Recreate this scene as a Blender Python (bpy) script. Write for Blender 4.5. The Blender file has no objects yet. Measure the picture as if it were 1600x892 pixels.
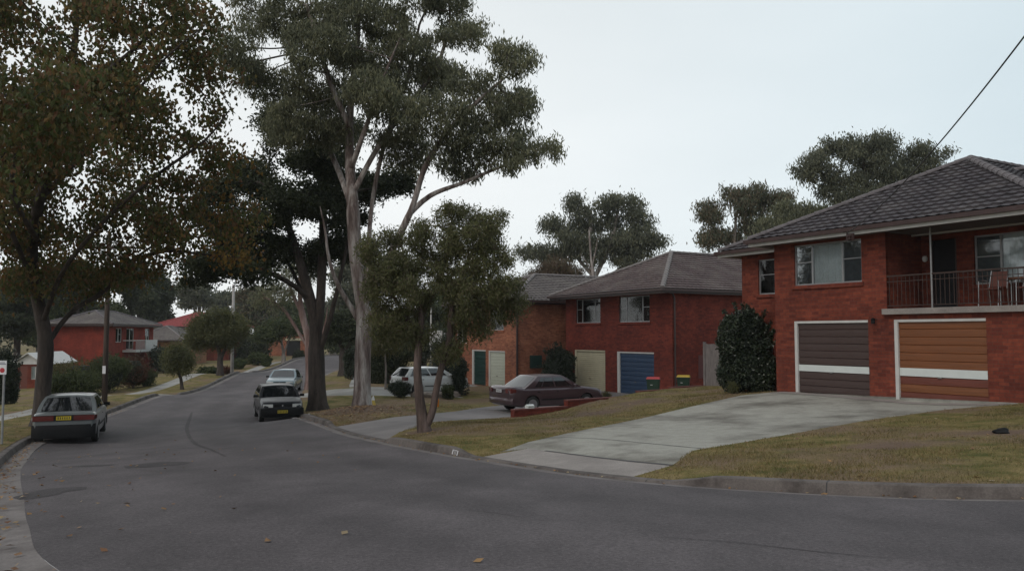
import bpy, bmesh, math, random
import numpy as np
from mathutils import Vector, Matrix
from mathutils.geometry import delaunay_2d_cdt
random.seed(7); RNG = np.random.default_rng(7)
S = bpy.context.scene; COL = S.collection; R = math.radians
# ------------------------------------------------------------------ camera, world, sun
CAMZ = 1.8; F = 1280.0; PITCH = math.atan(76/1280.0)
cam = bpy.data.cameras.new('camera'); camo = bpy.data.objects.new('camera', cam); COL.objects.link(camo)
camo.location = (0, 0, CAMZ); camo.rotation_euler = (R(90)+PITCH, 0, 0)
cam.sensor_width = 36; cam.lens = 36*F/1600; cam.clip_end = 3000; cam.clip_start = .05
S.camera = camo
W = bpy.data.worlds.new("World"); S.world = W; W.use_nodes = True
wn = W.node_tree.nodes; wl = W.node_tree.links; wn.clear()
SUN_EL, SUN_AZ = 42, 215          # azimuth clockwise from +Y: behind the camera, left
sky = wn.new('ShaderNodeTexSky'); sky.sky_type = 'NISHITA'; sky.sun_disc = False
sky.sun_elevation = R(SUN_EL); sky.sun_rotation = R(SUN_AZ)
hs = wn.new('ShaderNodeHueSaturation'); hs.inputs['Saturation'].default_value = .35
wl.new(sky.outputs[0], hs.inputs['Color'])
tc = wn.new('ShaderNodeTexCoord'); mp = wn.new('ShaderNodeMapping'); mp.inputs['Scale'].default_value = (1.2, 1.2, 3.2)
wl.new(tc.outputs['Generated'], mp.inputs['Vector'])
nz = wn.new('ShaderNodeTexNoise'); nz.inputs['Scale'].default_value = 1.1; nz.inputs['Detail'].default_value = 5; nz.inputs['Roughness'].default_value = .45
wl.new(mp.outputs[0], nz.inputs['Vector'])
cr = wn.new('ShaderNodeValToRGB'); cr.color_ramp.elements[0].position = .3; cr.color_ramp.elements[1].position = .7
cr.color_ramp.elements[0].color = (.59, .625, .635, 1); cr.color_ramp.elements[1].color = (.735, .752, .75, 1)
wl.new(nz.outputs['Fac'], cr.inputs['Fac'])
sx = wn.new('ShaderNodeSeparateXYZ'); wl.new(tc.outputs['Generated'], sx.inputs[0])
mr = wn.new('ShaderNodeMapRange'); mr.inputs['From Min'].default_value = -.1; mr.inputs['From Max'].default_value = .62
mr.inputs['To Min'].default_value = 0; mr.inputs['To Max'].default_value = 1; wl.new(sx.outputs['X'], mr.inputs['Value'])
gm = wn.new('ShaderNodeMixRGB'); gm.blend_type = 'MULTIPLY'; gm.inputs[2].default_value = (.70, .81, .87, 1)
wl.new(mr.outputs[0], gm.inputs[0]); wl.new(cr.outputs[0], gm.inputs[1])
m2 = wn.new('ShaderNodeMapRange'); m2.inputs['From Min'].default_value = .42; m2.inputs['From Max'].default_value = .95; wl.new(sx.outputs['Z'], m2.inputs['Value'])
g2_ = wn.new('ShaderNodeMixRGB'); g2_.blend_type = 'MULTIPLY'; g2_.inputs[2].default_value = (.62, .63, .66, 1); wl.new(m2.outputs[0], g2_.inputs[0]); wl.new(gm.outputs[0], g2_.inputs[1])  # sky dimmed high up, out of view, to cut the ambient light
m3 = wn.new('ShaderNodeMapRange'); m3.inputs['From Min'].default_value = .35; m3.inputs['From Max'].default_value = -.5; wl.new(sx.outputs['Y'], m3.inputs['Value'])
g3_ = wn.new('ShaderNodeMixRGB'); g3_.blend_type = 'MULTIPLY'; g3_.inputs[2].default_value = (.72, .71, .71, 1); wl.new(m3.outputs[0], g3_.inputs[0]); wl.new(g2_.outputs[0], g3_.inputs[1])  # unseen sky behind the camera dimmed to give the light direction
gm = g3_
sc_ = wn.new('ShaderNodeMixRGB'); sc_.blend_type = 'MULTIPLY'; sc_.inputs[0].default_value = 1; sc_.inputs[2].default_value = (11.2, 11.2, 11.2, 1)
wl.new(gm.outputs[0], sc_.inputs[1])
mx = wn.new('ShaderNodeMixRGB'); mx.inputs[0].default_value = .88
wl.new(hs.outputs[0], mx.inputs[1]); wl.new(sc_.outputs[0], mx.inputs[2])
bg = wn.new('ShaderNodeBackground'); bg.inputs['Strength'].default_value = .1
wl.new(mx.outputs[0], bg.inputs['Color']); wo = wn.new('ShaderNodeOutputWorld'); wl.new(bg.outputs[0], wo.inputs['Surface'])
sl = bpy.data.lights.new('sun', 'SUN'); sl.energy = .75; sl.angle = R(25); sl.color = (1, .95, .88)
so = bpy.data.objects.new('sun', sl); COL.objects.link(so)
so.rotation_euler = (R(90-SUN_EL), 0, R(180-SUN_AZ))
so.location = (0, 0, 60)
S.view_settings.view_transform = 'Standard'; S.view_settings.look = 'None'; S.view_settings.gamma = 1
S.view_settings.exposure = .34
S.cycles.max_bounces = 6; S.cycles.diffuse_bounces = 3; S.cycles.glossy_bounces = 3; S.cycles.transparent_max_bounces = 12; S.cycles.transmission_bounces = 4
S.cycles.volume_bounces = 0

def ray(px, py):
    u = (px-800)/F; v = (446-py)/F
    return np.array([u, math.cos(PITCH)-v*math.sin(PITCH), math.sin(PITCH)+v*math.cos(PITCH)])
def atY(px, py, Y):
    d = ray(px, py); return Vector(d*Y/d[1]) + Vector((0, 0, CAMZ))
def atD(px, py, D):
    d = ray(px, py); k = D/-d[2]; return (d[0]*k, d[1]*k)

# ------------------------------------------------------------------ materials
MATS = {}
def newmat(name):
    m = bpy.data.materials.new(name); m.use_nodes = True; nt = m.node_tree
    for n in list(nt.nodes): nt.nodes.remove(n)
    o = nt.nodes.new('ShaderNodeOutputMaterial'); b = nt.nodes.new('ShaderNodeBsdfPrincipled')
    nt.links.new(b.outputs[0], o.inputs[0]); MATS[name] = m
    return m, nt, b, o
def noise(nt, scale, detail=3, rough=.5, vec=None, stretch=None):
    n = nt.nodes.new('ShaderNodeTexNoise'); n.inputs['Scale'].default_value = scale; n.inputs['Detail'].default_value = detail
    n.inputs['Roughness'].default_value = rough
    if vec is None:
        t = nt.nodes.new('ShaderNodeTexCoord'); vec = t.outputs['Object']
    if stretch:
        mpn = nt.nodes.new('ShaderNodeMapping'); mpn.inputs['Scale'].default_value = stretch; nt.links.new(vec, mpn.inputs[0]); vec = mpn.outputs[0]
    nt.links.new(vec, n.inputs['Vector']); return n.outputs['Fac']
def ramp(nt, fac, stops):
    r = nt.nodes.new('ShaderNodeValToRGB'); e = r.color_ramp.elements
    while len(e) < len(stops): e.new(.5)
    for i, (p, c) in enumerate(stops): e[i].position = p; e[i].color = (c[0], c[1], c[2], 1) if not isinstance(c, (int, float)) else (c, c, c, 1)
    nt.links.new(fac, r.inputs[0]); return r.outputs[0]
def mixc(nt, fac, a, b, mode='MIX'):
    m = nt.nodes.new('ShaderNodeMixRGB'); m.blend_type = mode
    for i, v in ((0, fac), (1, a), (2, b)):
        if isinstance(v, (int, float)): m.inputs[i].default_value = v
        elif isinstance(v, tuple): m.inputs[i].default_value = (*v, 1)
        else: nt.links.new(v, m.inputs[i])
    return m.outputs[0]
def bump(nt, b, h, strength=.3, dist=.01):
    n = nt.nodes.new('ShaderNodeBump'); n.inputs['Strength'].default_value = strength; n.inputs['Distance'].default_value = dist
    nt.links.new(h, n.inputs['Height']); nt.links.new(n.outputs[0], b.inputs['Normal'])
def pm(name, c, rough=.6, var=.2, scale=4., metal=0, bmp=0, coat=0, stretch=None, dist=.01, dirt=None):
    if name in MATS: return MATS[name]
    m, nt, b, o = newmat(name)
    f = noise(nt, scale, 5, .6, stretch=stretch)
    lo = tuple(x*(1-var) for x in c); hi = tuple(min(1, x*(1+var)) for x in c)
    col = ramp(nt, f, [(.3, lo), (.7, hi)])
    if dirt:
        f2 = noise(nt, dirt[1], 4, .6); col = mixc(nt, ramp(nt, f2, [(.45, 0), (.75, dirt[2])]), col, dirt[0])
    nt.links.new(col, b.inputs['Base Color']); b.inputs['Roughness'].default_value = rough; b.inputs['Metallic'].default_value = metal
    if coat: b.inputs['Coat Weight'].default_value = coat; b.inputs['Coat Roughness'].default_value = .05
    if bmp: bump(nt, b, noise(nt, scale*6, 4, .6, stretch=stretch), bmp, dist)
    return m
def brick(name, c1, c2, mortar):
    m, nt, b, o = newmat(name)
    t = nt.nodes.new('ShaderNodeTexCoord'); s = nt.nodes.new('ShaderNodeSeparateXYZ'); nt.links.new(t.outputs['Object'], s.inputs[0])
    ad = nt.nodes.new('ShaderNodeMath'); ad.operation = 'ADD'; nt.links.new(s.outputs[0], ad.inputs[0]); nt.links.new(s.outputs[1], ad.inputs[1])
    cb = nt.nodes.new('ShaderNodeCombineXYZ'); nt.links.new(ad.outputs[0], cb.inputs[0]); nt.links.new(s.outputs[2], cb.inputs[1])
    k = nt.nodes.new('ShaderNodeTexBrick'); nt.links.new(cb.outputs[0], k.inputs['Vector'])
    k.inputs['Scale'].default_value = 1; k.inputs['Brick Width'].default_value = .24; k.inputs['Row Height'].default_value = .086
    k.inputs['Mortar Size'].default_value = .006; k.inputs['Mortar Smooth'].default_value = .3; k.inputs['Bias'].default_value = -.1
    k.inputs['Color1'].default_value = (*c1, 1); k.inputs['Color2'].default_value = (*c2, 1); k.inputs['Mortar'].default_value = (*mortar, 1)
    f = noise(nt, .9, 5, .6); g = noise(nt, 9, 3, .6)
    col = mixc(nt, 1, k.outputs['Color'], ramp(nt, f, [(.3, (.62, .62, .64)), (.72, (1.3, 1.25, 1.15))]), 'MULTIPLY')
    col = mixc(nt, 1, col, ramp(nt, g, [(.3, .8), (.7, 1.15)]), 'MULTIPLY')
    nt.links.new(col, b.inputs['Base Color']); b.inputs['Roughness'].default_value = .88; b.inputs['Specular IOR Level'].default_value = .25
    h = mixc(nt, .3, mixc(nt, 1, (1, 1, 1), k.outputs['Fac'], 'SUBTRACT'), noise(nt, 60, 3)); bump(nt, b, h, .6, .008)
    return m
def leafmat(name, cols, transl=.25, rough=.55, big=.6):
    m, nt, b, o = newmat(name)
    g = nt.nodes.new('ShaderNodeNewGeometry'); n = len(cols)
    col = ramp(nt, g.outputs['Random Per Island'], [(i/(n-1) if n > 1 else 0, c) for i, c in enumerate(cols)])
    f = noise(nt, big, 3, .6); col = mixc(nt, 1, col, ramp(nt, f, [(.3, (.7, .72, .75)), (.7, (1.3, 1.25, 1.15))]), 'MULTIPLY')
    nt.links.new(col, b.inputs['Base Color']); b.inputs['Roughness'].default_value = rough; b.inputs['Specular IOR Level'].default_value = .3
    t = nt.nodes.new('ShaderNodeBsdfTranslucent'); nt.links.new(col, t.inputs[0])
    ms = nt.nodes.new('ShaderNodeMixShader'); ms.inputs[0].default_value = transl
    nt.links.new(b.outputs[0], ms.inputs[1]); nt.links.new(t.outputs[0], ms.inputs[2]); nt.links.new(ms.outputs[0], o.inputs[0])
    return m
def glassmat(name, tint=(.93, .96, .97), base=.03):
    m, nt, b, o = newmat(name); nt.nodes.remove(b)
    t = nt.nodes.new('ShaderNodeBsdfTransparent'); t.inputs[0].default_value = (*tint, 1)
    g = nt.nodes.new('ShaderNodeBsdfGlossy'); g.inputs['Roughness'].default_value = .03
    fr = nt.nodes.new('ShaderNodeFresnel'); fr.inputs[0].default_value = 1.5
    ad = nt.nodes.new('ShaderNodeMath'); ad.operation = 'MULTIPLY_ADD'; ad.inputs[1].default_value = 1.15; ad.inputs[2].default_value = base; nt.links.new(fr.outputs[0], ad.inputs[0])
    ms = nt.nodes.new('ShaderNodeMixShader'); nt.links.new(ad.outputs[0], ms.inputs[0]); nt.links.new(t.outputs[0], ms.inputs[1]); nt.links.new(g.outputs[0], ms.inputs[2])
    nt.links.new(ms.outputs[0], o.inputs[0]); return m
DIRT = [(6.2, 13.6, 1.1, .6), (8.6, 14.4, .9, .45), (2.6, 25.5, 1.0, 2.6), (4.4, 28.2, 1.3, 1.6), (7.4, 26.6, 1.0, 1.0), (-5.7, 29.6, 2.0, 2.3), (-2.3, 21.3, .7, .8)]
def grassy(name):
    m, nt, b, o = newmat(name)
    big = noise(nt, .33, 5, .62); mid = noise(nt, 1.7, 4, .65); fine = noise(nt, 38, 3, .7)
    c = ramp(nt, mid, [(.32, (.075, .082, .024)), (.44, (.14, .125, .045)), (.58, (.22, .17, .072)), (.72, (.27, .205, .115))])
    c = mixc(nt, ramp(nt, big, [(.47, 0), (.58, .85)]), c, (.20, .14, .098))
    t = nt.nodes.new('ShaderNodeTexCoord')
    for (cx, cy, sx_, sy_) in DIRT:
        mp_ = nt.nodes.new('ShaderNodeMapping'); mp_.inputs['Location'].default_value = (-cx/sx_, -cy/sy_, 0); mp_.inputs['Scale'].default_value = (1/sx_, 1/sy_, 0); nt.links.new(t.outputs['Object'], mp_.inputs[0])
        ln_ = nt.nodes.new('ShaderNodeVectorMath'); ln_.operation = 'LENGTH'; nt.links.new(mp_.outputs[0], ln_.inputs[0])
        ad = nt.nodes.new('ShaderNodeMath'); ad.operation = 'MULTIPLY_ADD'; ad.inputs[1].default_value = 1.8; nt.links.new(mid, ad.inputs[0]); nt.links.new(ln_.outputs['Value'], ad.inputs[2])
        c = mixc(nt, ramp(nt, ad.outputs[0], [(.0, .9), (.999, .0)]) if False else ramp(nt, dv(nt, ad.outputs[0], 2.2), [(.6, .92), (.85, 0)]), c, (.165, .115, .088))
    c = mixc(nt, 1, c, ramp(nt, fine, [(.25, .45), (.75, 1.5)]), 'MULTIPLY')
    nt.links.new(c, b.inputs['Base Color']); b.inputs['Roughness'].default_value = .95; b.inputs['Specular IOR Level'].default_value = .1
    bump(nt, b, fine, .8, .03); return m
def dv(nt, a, k):
    m = nt.nodes.new('ShaderNodeMath'); m.operation = 'DIVIDE'; m.inputs[1].default_value = k; nt.links.new(a, m.inputs[0]); return m.outputs[0]
def asphalt(name, k=1.0):
    m, nt, b, o = newmat(name)
    big = noise(nt, .22, 5, .6); mid = noise(nt, 1.3, 4, .6, stretch=(1, .5, 1)); fine = noise(nt, 28, 4, .8); sp = noise(nt, 130, 1, .5)
    c = ramp(nt, big, [(.3, (.058*k, .0495*k, .052*k)), (.7, (.118*k, .102*k, .106*k))])
    c = mixc(nt, 1, c, ramp(nt, mid, [(.3, .78), (.7, 1.18)]), 'MULTIPLY')
    c = mixc(nt, 1, c, ramp(nt, fine, [(.3, .5), (.7, 1.5)]), 'MULTIPLY')
    at = nt.nodes.new('ShaderNodeAttribute'); at.attribute_name = 'lane'
    wob = nt.nodes.new('ShaderNodeMath'); wob.operation = 'MULTIPLY_ADD'; wob.inputs[1].default_value = .9; nt.links.new(big, wob.inputs[0]); nt.links.new(at.outputs['Fac'], wob.inputs[2])
    band = ramp(nt, dv(nt, wob.outputs[0], 9.0), [(.02, .86), (.16, 1.05), (.26, .84), (.34, 1.08), (.43, .84), (.52, 1.1), (.61, .85), (.70, 1.06), (.80, .86), (.95, 1.0)])
    c = mixc(nt, .85, c, band, 'MULTIPLY')
    c = mixc(nt, ramp(nt, sp, [(.66, 0), (.74, .5)]), c, (.36, .34, .34))
    nt.links.new(c, b.inputs['Base Color']); b.inputs['Roughness'].default_value = .8; b.inputs['Specular IOR Level'].default_value = .35
    bump(nt, b, fine, .5, .006); return m
def concrete(name, c, stain=(.12, .11, .09), amt=.5, sc=.5):
    m, nt, b, o = newmat(name)
    f = noise(nt, sc, 6, .65); g = noise(nt, 4, 5, .6); h = noise(nt, 45, 3, .6)
    col = ramp(nt, g, [(.3, tuple(x*.85 for x in c)), (.7, tuple(x*1.1 for x in c))])
    col = mixc(nt, ramp(nt, f, [(.46, 0), (.62, amt)]), col, stain)
    col = mixc(nt, 1, col, ramp(nt, h, [(.3, .82), (.7, 1.15)]), 'MULTIPLY')
    nt.links.new(col, b.inputs['Base Color']); b.inputs['Roughness'].default_value = .88; bump(nt, b, h, .35, .006); return m
def bark(name, cols, sc=2.5, st=(1, 1, .18), bmp=.8):
    m, nt, b, o = newmat(name)
    f = noise(nt, sc, 6, .65, stretch=st); g = noise(nt, sc*5, 4, .6, stretch=st); n = len(cols)
    c = ramp(nt, f, [(.32+.36*i/(n-1), cc) for i, cc in enumerate(cols)])
    c = mixc(nt, 1, c, ramp(nt, g, [(.3, .7), (.7, 1.25)]), 'MULTIPLY')
    nt.links.new(c, b.inputs['Base Color']); b.inputs['Roughness'].default_value = .9; bump(nt, b, mixc(nt, .5, f, g), bmp, .03); return m
M_grass = grassy('grass_ground'); M_asph = asphalt('asphalt'); M_patch = asphalt('asphalt_patch', .62); M_tar = pm('tar', (.03, .028, .03), .6)
M_kerb = concrete('kerb_concrete', (.135, .115, .105), (.05, .04, .036), .85, 1.6)
M_gut = concrete('gutter_concrete', (.19, .168, .16), (.085, .07, .066), .75, 1.1)
M_drive = concrete('drive_concrete', (.33, .32, .28), (.13, .118, .098), .95, .42)
M_drive2 = concrete('drive_old', (.22, .20, .195), (.12, .11, .11), .7, .5)
M_path = concrete('path_concrete', (.34, .33, .31)); M_cross = concrete('crossing_concrete', (.29, .26, .24), (.17, .15, .14), .5, .8)
M_br = brick('brick_red', (.215, .052, .031), (.12, .028, .020), (.12, .052, .042))
M_br2 = brick('brick_crimson', (.20, .041, .028), (.115, .025, .02), (.10, .04, .032))
M_br1 = brick('brick_orange', (.40, .16, .095), (.24, .08, .05), (.28, .17, .13))
M_brt = brick('brick_tan', (.32, .16, .09), (.25, .12, .07), (.22, .15, .11))
M_tile = pm('tile_dark', (.052, .044, .050), .7, .5, 6, bmp=.3, dirt=((.14, .125, .125), 1.6, .6))
M_tile2 = pm('tile_brown', (.115, .082, .08), .8, .4, 6, bmp=.3, dirt=((.24, .21, .19), .8, .6))
M_tile1 = pm('tile_grey', (.15, .13, .125), .8, .4, 6, bmp=.3, dirt=((.25, .23, .2), .8, .6))
M_tiler = pm('tile_red', (.34, .07, .07), .7, .25, 3); M_cap = pm('cap_grey', (.20, .18, .175), .85, .3, 8, bmp=.3)
M_capd = pm('cap_dark', (.13, .115, .12), .85, .3, 8, bmp=.3)
M_white = pm('white_paint', (.55, .54, .52), .55, .1, 3); M_gutbr = pm('gutter_brown', (.055, .03, .028), .4, .2, 3)
M_soff = pm('soffit', (.19, .17, .155), .8, .1, 3); M_cream = pm('cream_paint', (.50, .46, .33), .55, .08, 3)
M_blue = pm('blue_paint', (.018, .045, .10), .45, .15, 3); M_dkgreen = pm('dark_green_paint', (.012, .04, .035), .5, .15, 3)
M_brown = pm('brown_paint', (.062, .038, .034), .5, .15, 3, stretch=(.3, 1, 8)); M_orange = pm('orange_stain', (.185, .064, .022), .5, .25, 3, stretch=(.3, 1, 8))
M_redbr = pm('redbrown_stain', (.14, .038, .024), .5, .2, 3, stretch=(.3, 1, 8)); M_stripe = pm('stripe_white', (.62, .66, .64), .5, .06, 3)
M_alu = pm('aluminium', (.36, .36, .37), .4, .1, 5, metal=.6); M_black = pm('black_plastic', (.010, .010, .011), .6, .2, 8); M_black.node_tree.nodes['Principled BSDF'].inputs['Specular IOR Level'].default_value = .2
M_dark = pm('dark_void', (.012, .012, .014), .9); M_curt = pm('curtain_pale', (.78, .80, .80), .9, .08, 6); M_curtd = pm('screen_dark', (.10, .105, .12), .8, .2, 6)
M_glass = glassmat('window_glass'); M_metal = pm('galvanised', (.30, .30, .30), .5, .2, 5, metal=.5)
M_wood = pm('grey_timber', (.17, .15, .145), .9, .35, 5, stretch=(4, 4, .5), bmp=.4); M_pole = pm('pole_timber', (.075, .055, .045), .9, .4, 4, stretch=(3, 3, .3), bmp=.5)
M_conpole = pm('pole_concrete', (.34, .32, .31), .85, .15, 4); M_rail = pm('rail_brown', (.045, .025, .02), .6, .2, 4)
M_rubber = pm('rubber', (.018, .018, .018), .85, .2, 10); M_carglass = pm('car_glass', (.012, .014, .016), .04, .1, 2); M_carglass.node_tree.nodes['Principled BSDF'].inputs['IOR'].default_value = 1.9
M_red = pm('tail_red', (.09, .010, .010), .2, .2, 6, coat=.5); M_plate = pm('plate_yellow', (.45, .34, .02), .4); M_ink = pm('ink', (.02, .02, .02), .6)
M_lamp = pm('lamp_clear', (.55, .55, .53), .12, .1, 9); M_chrome = pm('chrome', (.5, .5, .5), .25, .1, 5, metal=.9); M_amber = pm('amber', (.5, .16, .02), .2)
M_signred = pm('sign_red', (.42, .03, .04), .5); M_signw = pm('sign_white', (.66, .66, .68), .5, .06)
M_bing = pm('bin_green', (.018, .045, .028), .45, .15, 4); M_binr = pm('bin_lid_red', (.42, .035, .04), .45, .15, 4); M_biny = pm('bin_lid_yellow', (.50, .34, .03), .45, .15, 4)
M_gumb = bark('bark_gum', [(.065, .045, .038), (.15, .11, .098), (.30, .26, .24), (.44, .41, .385)], 4.5, st=(1, 1, .14))
M_gumr = bark('bark_gum_red', [(.10, .055, .045), (.20, .13, .115), (.34, .26, .24)], 2.2)
M_darkb = bark('bark_dark', [(.020, .015, .012), (.05, .038, .032), (.075, .058, .05)], 4); M_brb = bark('bark_brown', [(.035, .024, .02), (.09, .062, .052), (.14, .10, .09)], 4)
M_greyb = bark('bark_grey', [(.09, .075, .065), (.20, .17, .15), (.30, .26, .24)], 3)
L_gum = leafmat('leaf_gum', [(.10, .112, .07), (.165, .175, .11), (.27, .27, .17), (.12, .14, .10)], .45)
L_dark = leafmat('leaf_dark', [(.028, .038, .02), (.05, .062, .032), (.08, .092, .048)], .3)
L_aut = leafmat('leaf_autumn', [(.07, .09, .03), (.10, .12, .042), (.13, .11, .042), (.20, .10, .055), (.08, .10, .035), (.12, .13, .045), (.24, .15, .06), (.07, .09, .035)], .45)
L_gold = leafmat('leaf_gold', [(.16, .10, .025), (.24, .15, .035), (.15, .07, .025), (.10, .10, .03)], .35)
L_cal = leafmat('leaf_bottlebrush', [(.075, .085, .036), (.12, .13, .055), (.175, .18, .085), (.14, .115, .08)], .4)
L_far = leafmat('leaf_far', [(.08, .092, .066), (.13, .14, .098), (.19, .195, .13)], .35); L_farb = leafmat('leaf_far_brown', [(.14, .12, .08), (.20, .165, .11), (.11, .125, .08), (.10, .12, .08)], .35)
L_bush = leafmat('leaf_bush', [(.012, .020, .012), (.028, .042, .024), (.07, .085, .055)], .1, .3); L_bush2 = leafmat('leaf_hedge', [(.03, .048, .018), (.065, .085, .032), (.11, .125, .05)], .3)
L_redb = leafmat('leaf_reddish', [(.09, .035, .025), (.12, .05, .03), (.05, .045, .02)], .2); L_yel = leafmat('leaf_yellowgreen', [(.10, .095, .03), (.14, .12, .045), (.06, .07, .025)], .25)
L_wat = leafmat('leaf_wattle', [(.10, .105, .045), (.14, .14, .06), (.075, .09, .04)], .35)
L_blade = leafmat('grass_blade', [(.08, .09, .026), (.15, .125, .045), (.24, .18, .085), (.31, .235, .125), (.12, .11, .035), (.20, .14, .07), (.17, .12, .065)], .25, big=.9)
L_fall = leafmat('leaf_fallen', [(.20, .11, .05), (.30, .18, .08), (.12, .05, .03), (.34, .27, .16)], .1)

# ------------------------------------------------------------------ object helpers
def props(o, label=None, cat=None, group=None, kind=None):
    for k, v in (('label', label), ('category', cat), ('group', group), ('kind', kind)):
        if v: o[k] = v
    return o
def thing(name, label, cat, loc=(0, 0, 0), rz=0, group=None):
    o = bpy.data.objects.new(name, None); COL.objects.link(o); o.location = loc; o.rotation_euler = (0, 0, rz); o.empty_display_size = .3
    return props(o, label, cat, group)
def fin(name, bm, mats, parent=None, smooth=False, loc=None, rz=None, norm=True):
    if norm: bmesh.ops.recalc_face_normals(bm, faces=bm.faces)
    me = bpy.data.meshes.new(name); bm.to_mesh(me); bm.free()
    for m in (mats if isinstance(mats, (list, tuple)) else [mats]): me.materials.append(m)
    if smooth: me.polygons.foreach_set('use_smooth', [True]*len(me.polygons))
    o = bpy.data.objects.new(name, me); COL.objects.link(o)
    if parent: o.parent = parent
    if loc: o.location = loc
    if rz: o.rotation_euler = (0, 0, rz)
    return o
def npmesh(name, V, Fq, mat, parent=None, smooth=False):
    V = np.asarray(V, np.float32); Fq = np.asarray(Fq, np.int32); k = Fq.shape[1]
    me = bpy.data.meshes.new(name); me.vertices.add(len(V)); me.vertices.foreach_set('co', V.ravel())
    me.loops.add(Fq.size); me.loops.foreach_set('vertex_index', Fq.ravel()); me.polygons.add(len(Fq))
    me.polygons.foreach_set('loop_start', np.arange(0, Fq.size, k, dtype=np.int32))
    me.polygons.foreach_set('use_smooth', np.full(len(Fq), smooth)); me.update(calc_edges=True); me.validate()
    me.materials.append(mat); o = bpy.data.objects.new(name, me); COL.objects.link(o)
    if parent: o.parent = parent
    return o
def box(bm, x0, x1, y0, y1, z0, z1, mi=0):
    v = [bm.verts.new((x, y, z)) for z in (z0, z1) for y in (y0, y1) for x in (x0, x1)]
    for f in ((0, 2, 3, 1), (4, 5, 7, 6), (0, 1, 5, 4), (1, 3, 7, 5), (3, 2, 6, 7), (2, 0, 4, 6)):
        fc = bm.faces.new([v[i] for i in f]); fc.material_index = mi
def tube(bm, pts, rad, n=8, cap=True):
    pts = [Vector(p) for p in pts]; rad = rad if isinstance(rad, (list, tuple)) else [rad]*len(pts); rings = []; u = None
    for i, p in enumerate(pts):
        d = (pts[min(i+1, len(pts)-1)]-pts[max(i-1, 0)]).normalized()
        if u is None: u = d.cross(Vector((.3, .9, .2)) if abs(d.z) > .9 else Vector((0, 0, 1))).normalized()
        else: u = (u-d*u.dot(d)).normalized()
        w = d.cross(u); rings.append([bm.verts.new(p+(u*math.cos(2*math.pi*k/n)+w*math.sin(2*math.pi*k/n))*rad[i]) for k in range(n)])
    for a, b in zip(rings, rings[1:]):
        for k in range(n): bm.faces.new((a[k], a[(k+1) % n], b[(k+1) % n], b[k]))
    if cap: bm.faces.new(rings[0][::-1]); bm.faces.new(rings[-1])
def lathe(bm, prof, axis='z', n=20, c=(0, 0, 0)):
    c = Vector(c); rings = []
    for r, h in prof:
        ring = []
        for k in range(n):
            a = 2*math.pi*k/n; x, y = r*math.cos(a), r*math.sin(a)
            ring.append(bm.verts.new(c+(Vector((x, y, h)) if axis == 'z' else Vector((x, h, y)))))
        rings.append(ring)
    for a, b in zip(rings, rings[1:]):
        for k in range(n): bm.faces.new((a[k], a[(k+1) % n], b[(k+1) % n], b[k]))
    bm.faces.new(rings[0]); bm.faces.new(rings[-1])
def prism(bm, pts, d):                       # polygon of 3-D points pushed along d
    a = [bm.verts.new(p) for p in pts]; b = [bm.verts.new(Vector(p)+Vector(d)) for p in pts]; n = len(a)
    bm.faces.new(a[::-1]); bm.faces.new(b)
    for i in range(n): bm.faces.new((a[i], a[(i+1) % n], b[(i+1) % n], b[i]))
NB = bmesh.new

# ------------------------------------------------------------------ terrain height
def catmull(P, step):
    P = [np.array(p, float) for p in P]; out = []
    for i in range(len(P)-1):
        p0 = P[max(i-1, 0)]; p1 = P[i]; p2 = P[i+1]; p3 = P[min(i+2, len(P)-1)]
        n = max(2, int(np.linalg.norm(p2-p1)/step))
        for k in range(n):
            t = k/n; out.append(.5*((2*p1)+(-p0+p2)*t+(2*p0-5*p1+4*p2-p3)*t*t+(-p0+3*p1-3*p2+p3)*t**3))
    out.append(P[-1]); return np.array(out)
KR = catmull([(60, 12), (30, 9.6), (20, 8.9), (14, 8.7), (9, 8.75), (5.75, 9.25), (3.9, 10.3), (1.4, 12.3), (-.85, 16), (-3.1, 20), (-5.9, 26.2), (-7.8, 30.7), (-10.0, 38), (-12.6, 50), (-15.4, 68), (-17, 85), (-16.3, 100), (-12, 113), (-3, 121), (12, 124), (40, 124)], .3)
KL = catmull([(60, 2), (30, -.4), (14, -.2), (8, .3), (3, 1.2), (-.4, 2.8), (-3.65, 5.9), (-5.22, 8.15), (-6.66, 10.5), (-8.55, 13.6), (-10.2, 16.5), (-13.5, 23.0), (-16.0, 30.5), (-18.4, 42.7), (-21.9, 66), (-24.6, 93), (-24, 110), (-20, 122), (-10, 130), (12, 133), (40, 133)], .3)
def offset(P, d):                            # d>0: to the left of the walking direction
    T = np.gradient(P, axis=0); T /= np.linalg.norm(T, axis=1)[:, None]+1e-9
    return P+np.stack([-T[:, 1], T[:, 0]], 1)*d
WA = np.array((.07, 29.0)); WD = np.array((.81, .59)); WD /= np.linalg.norm(WD); WN = np.array((-WD[1], WD[0]))   # low brick wall line
def kdist(x, y, K):
    out = np.empty(len(x)); K2 = K[K[:, 1] < 135]
    for i in range(0, len(x), 4000): out[i:i+4000] = np.sqrt(((np.c_[x[i:i+4000], y[i:i+4000]][:, None]-K2[None])**2).sum(-1)).min(1)
    return out
def stepf(x, y):
    dx = x-WA[0]; dy = y-WA[1]; k = dx*WD[0]+dy*WD[1]; s = dx*WN[0]+dy*WN[1]
    t = np.clip(k/7, 0, 1); h = .6*t*t*(3-2*t)
    w = np.clip((s+.05)/.18, 0, 1); return h*w*np.clip((kdist(x, y, KR)-3.5)/4, 0, 1)
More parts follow.
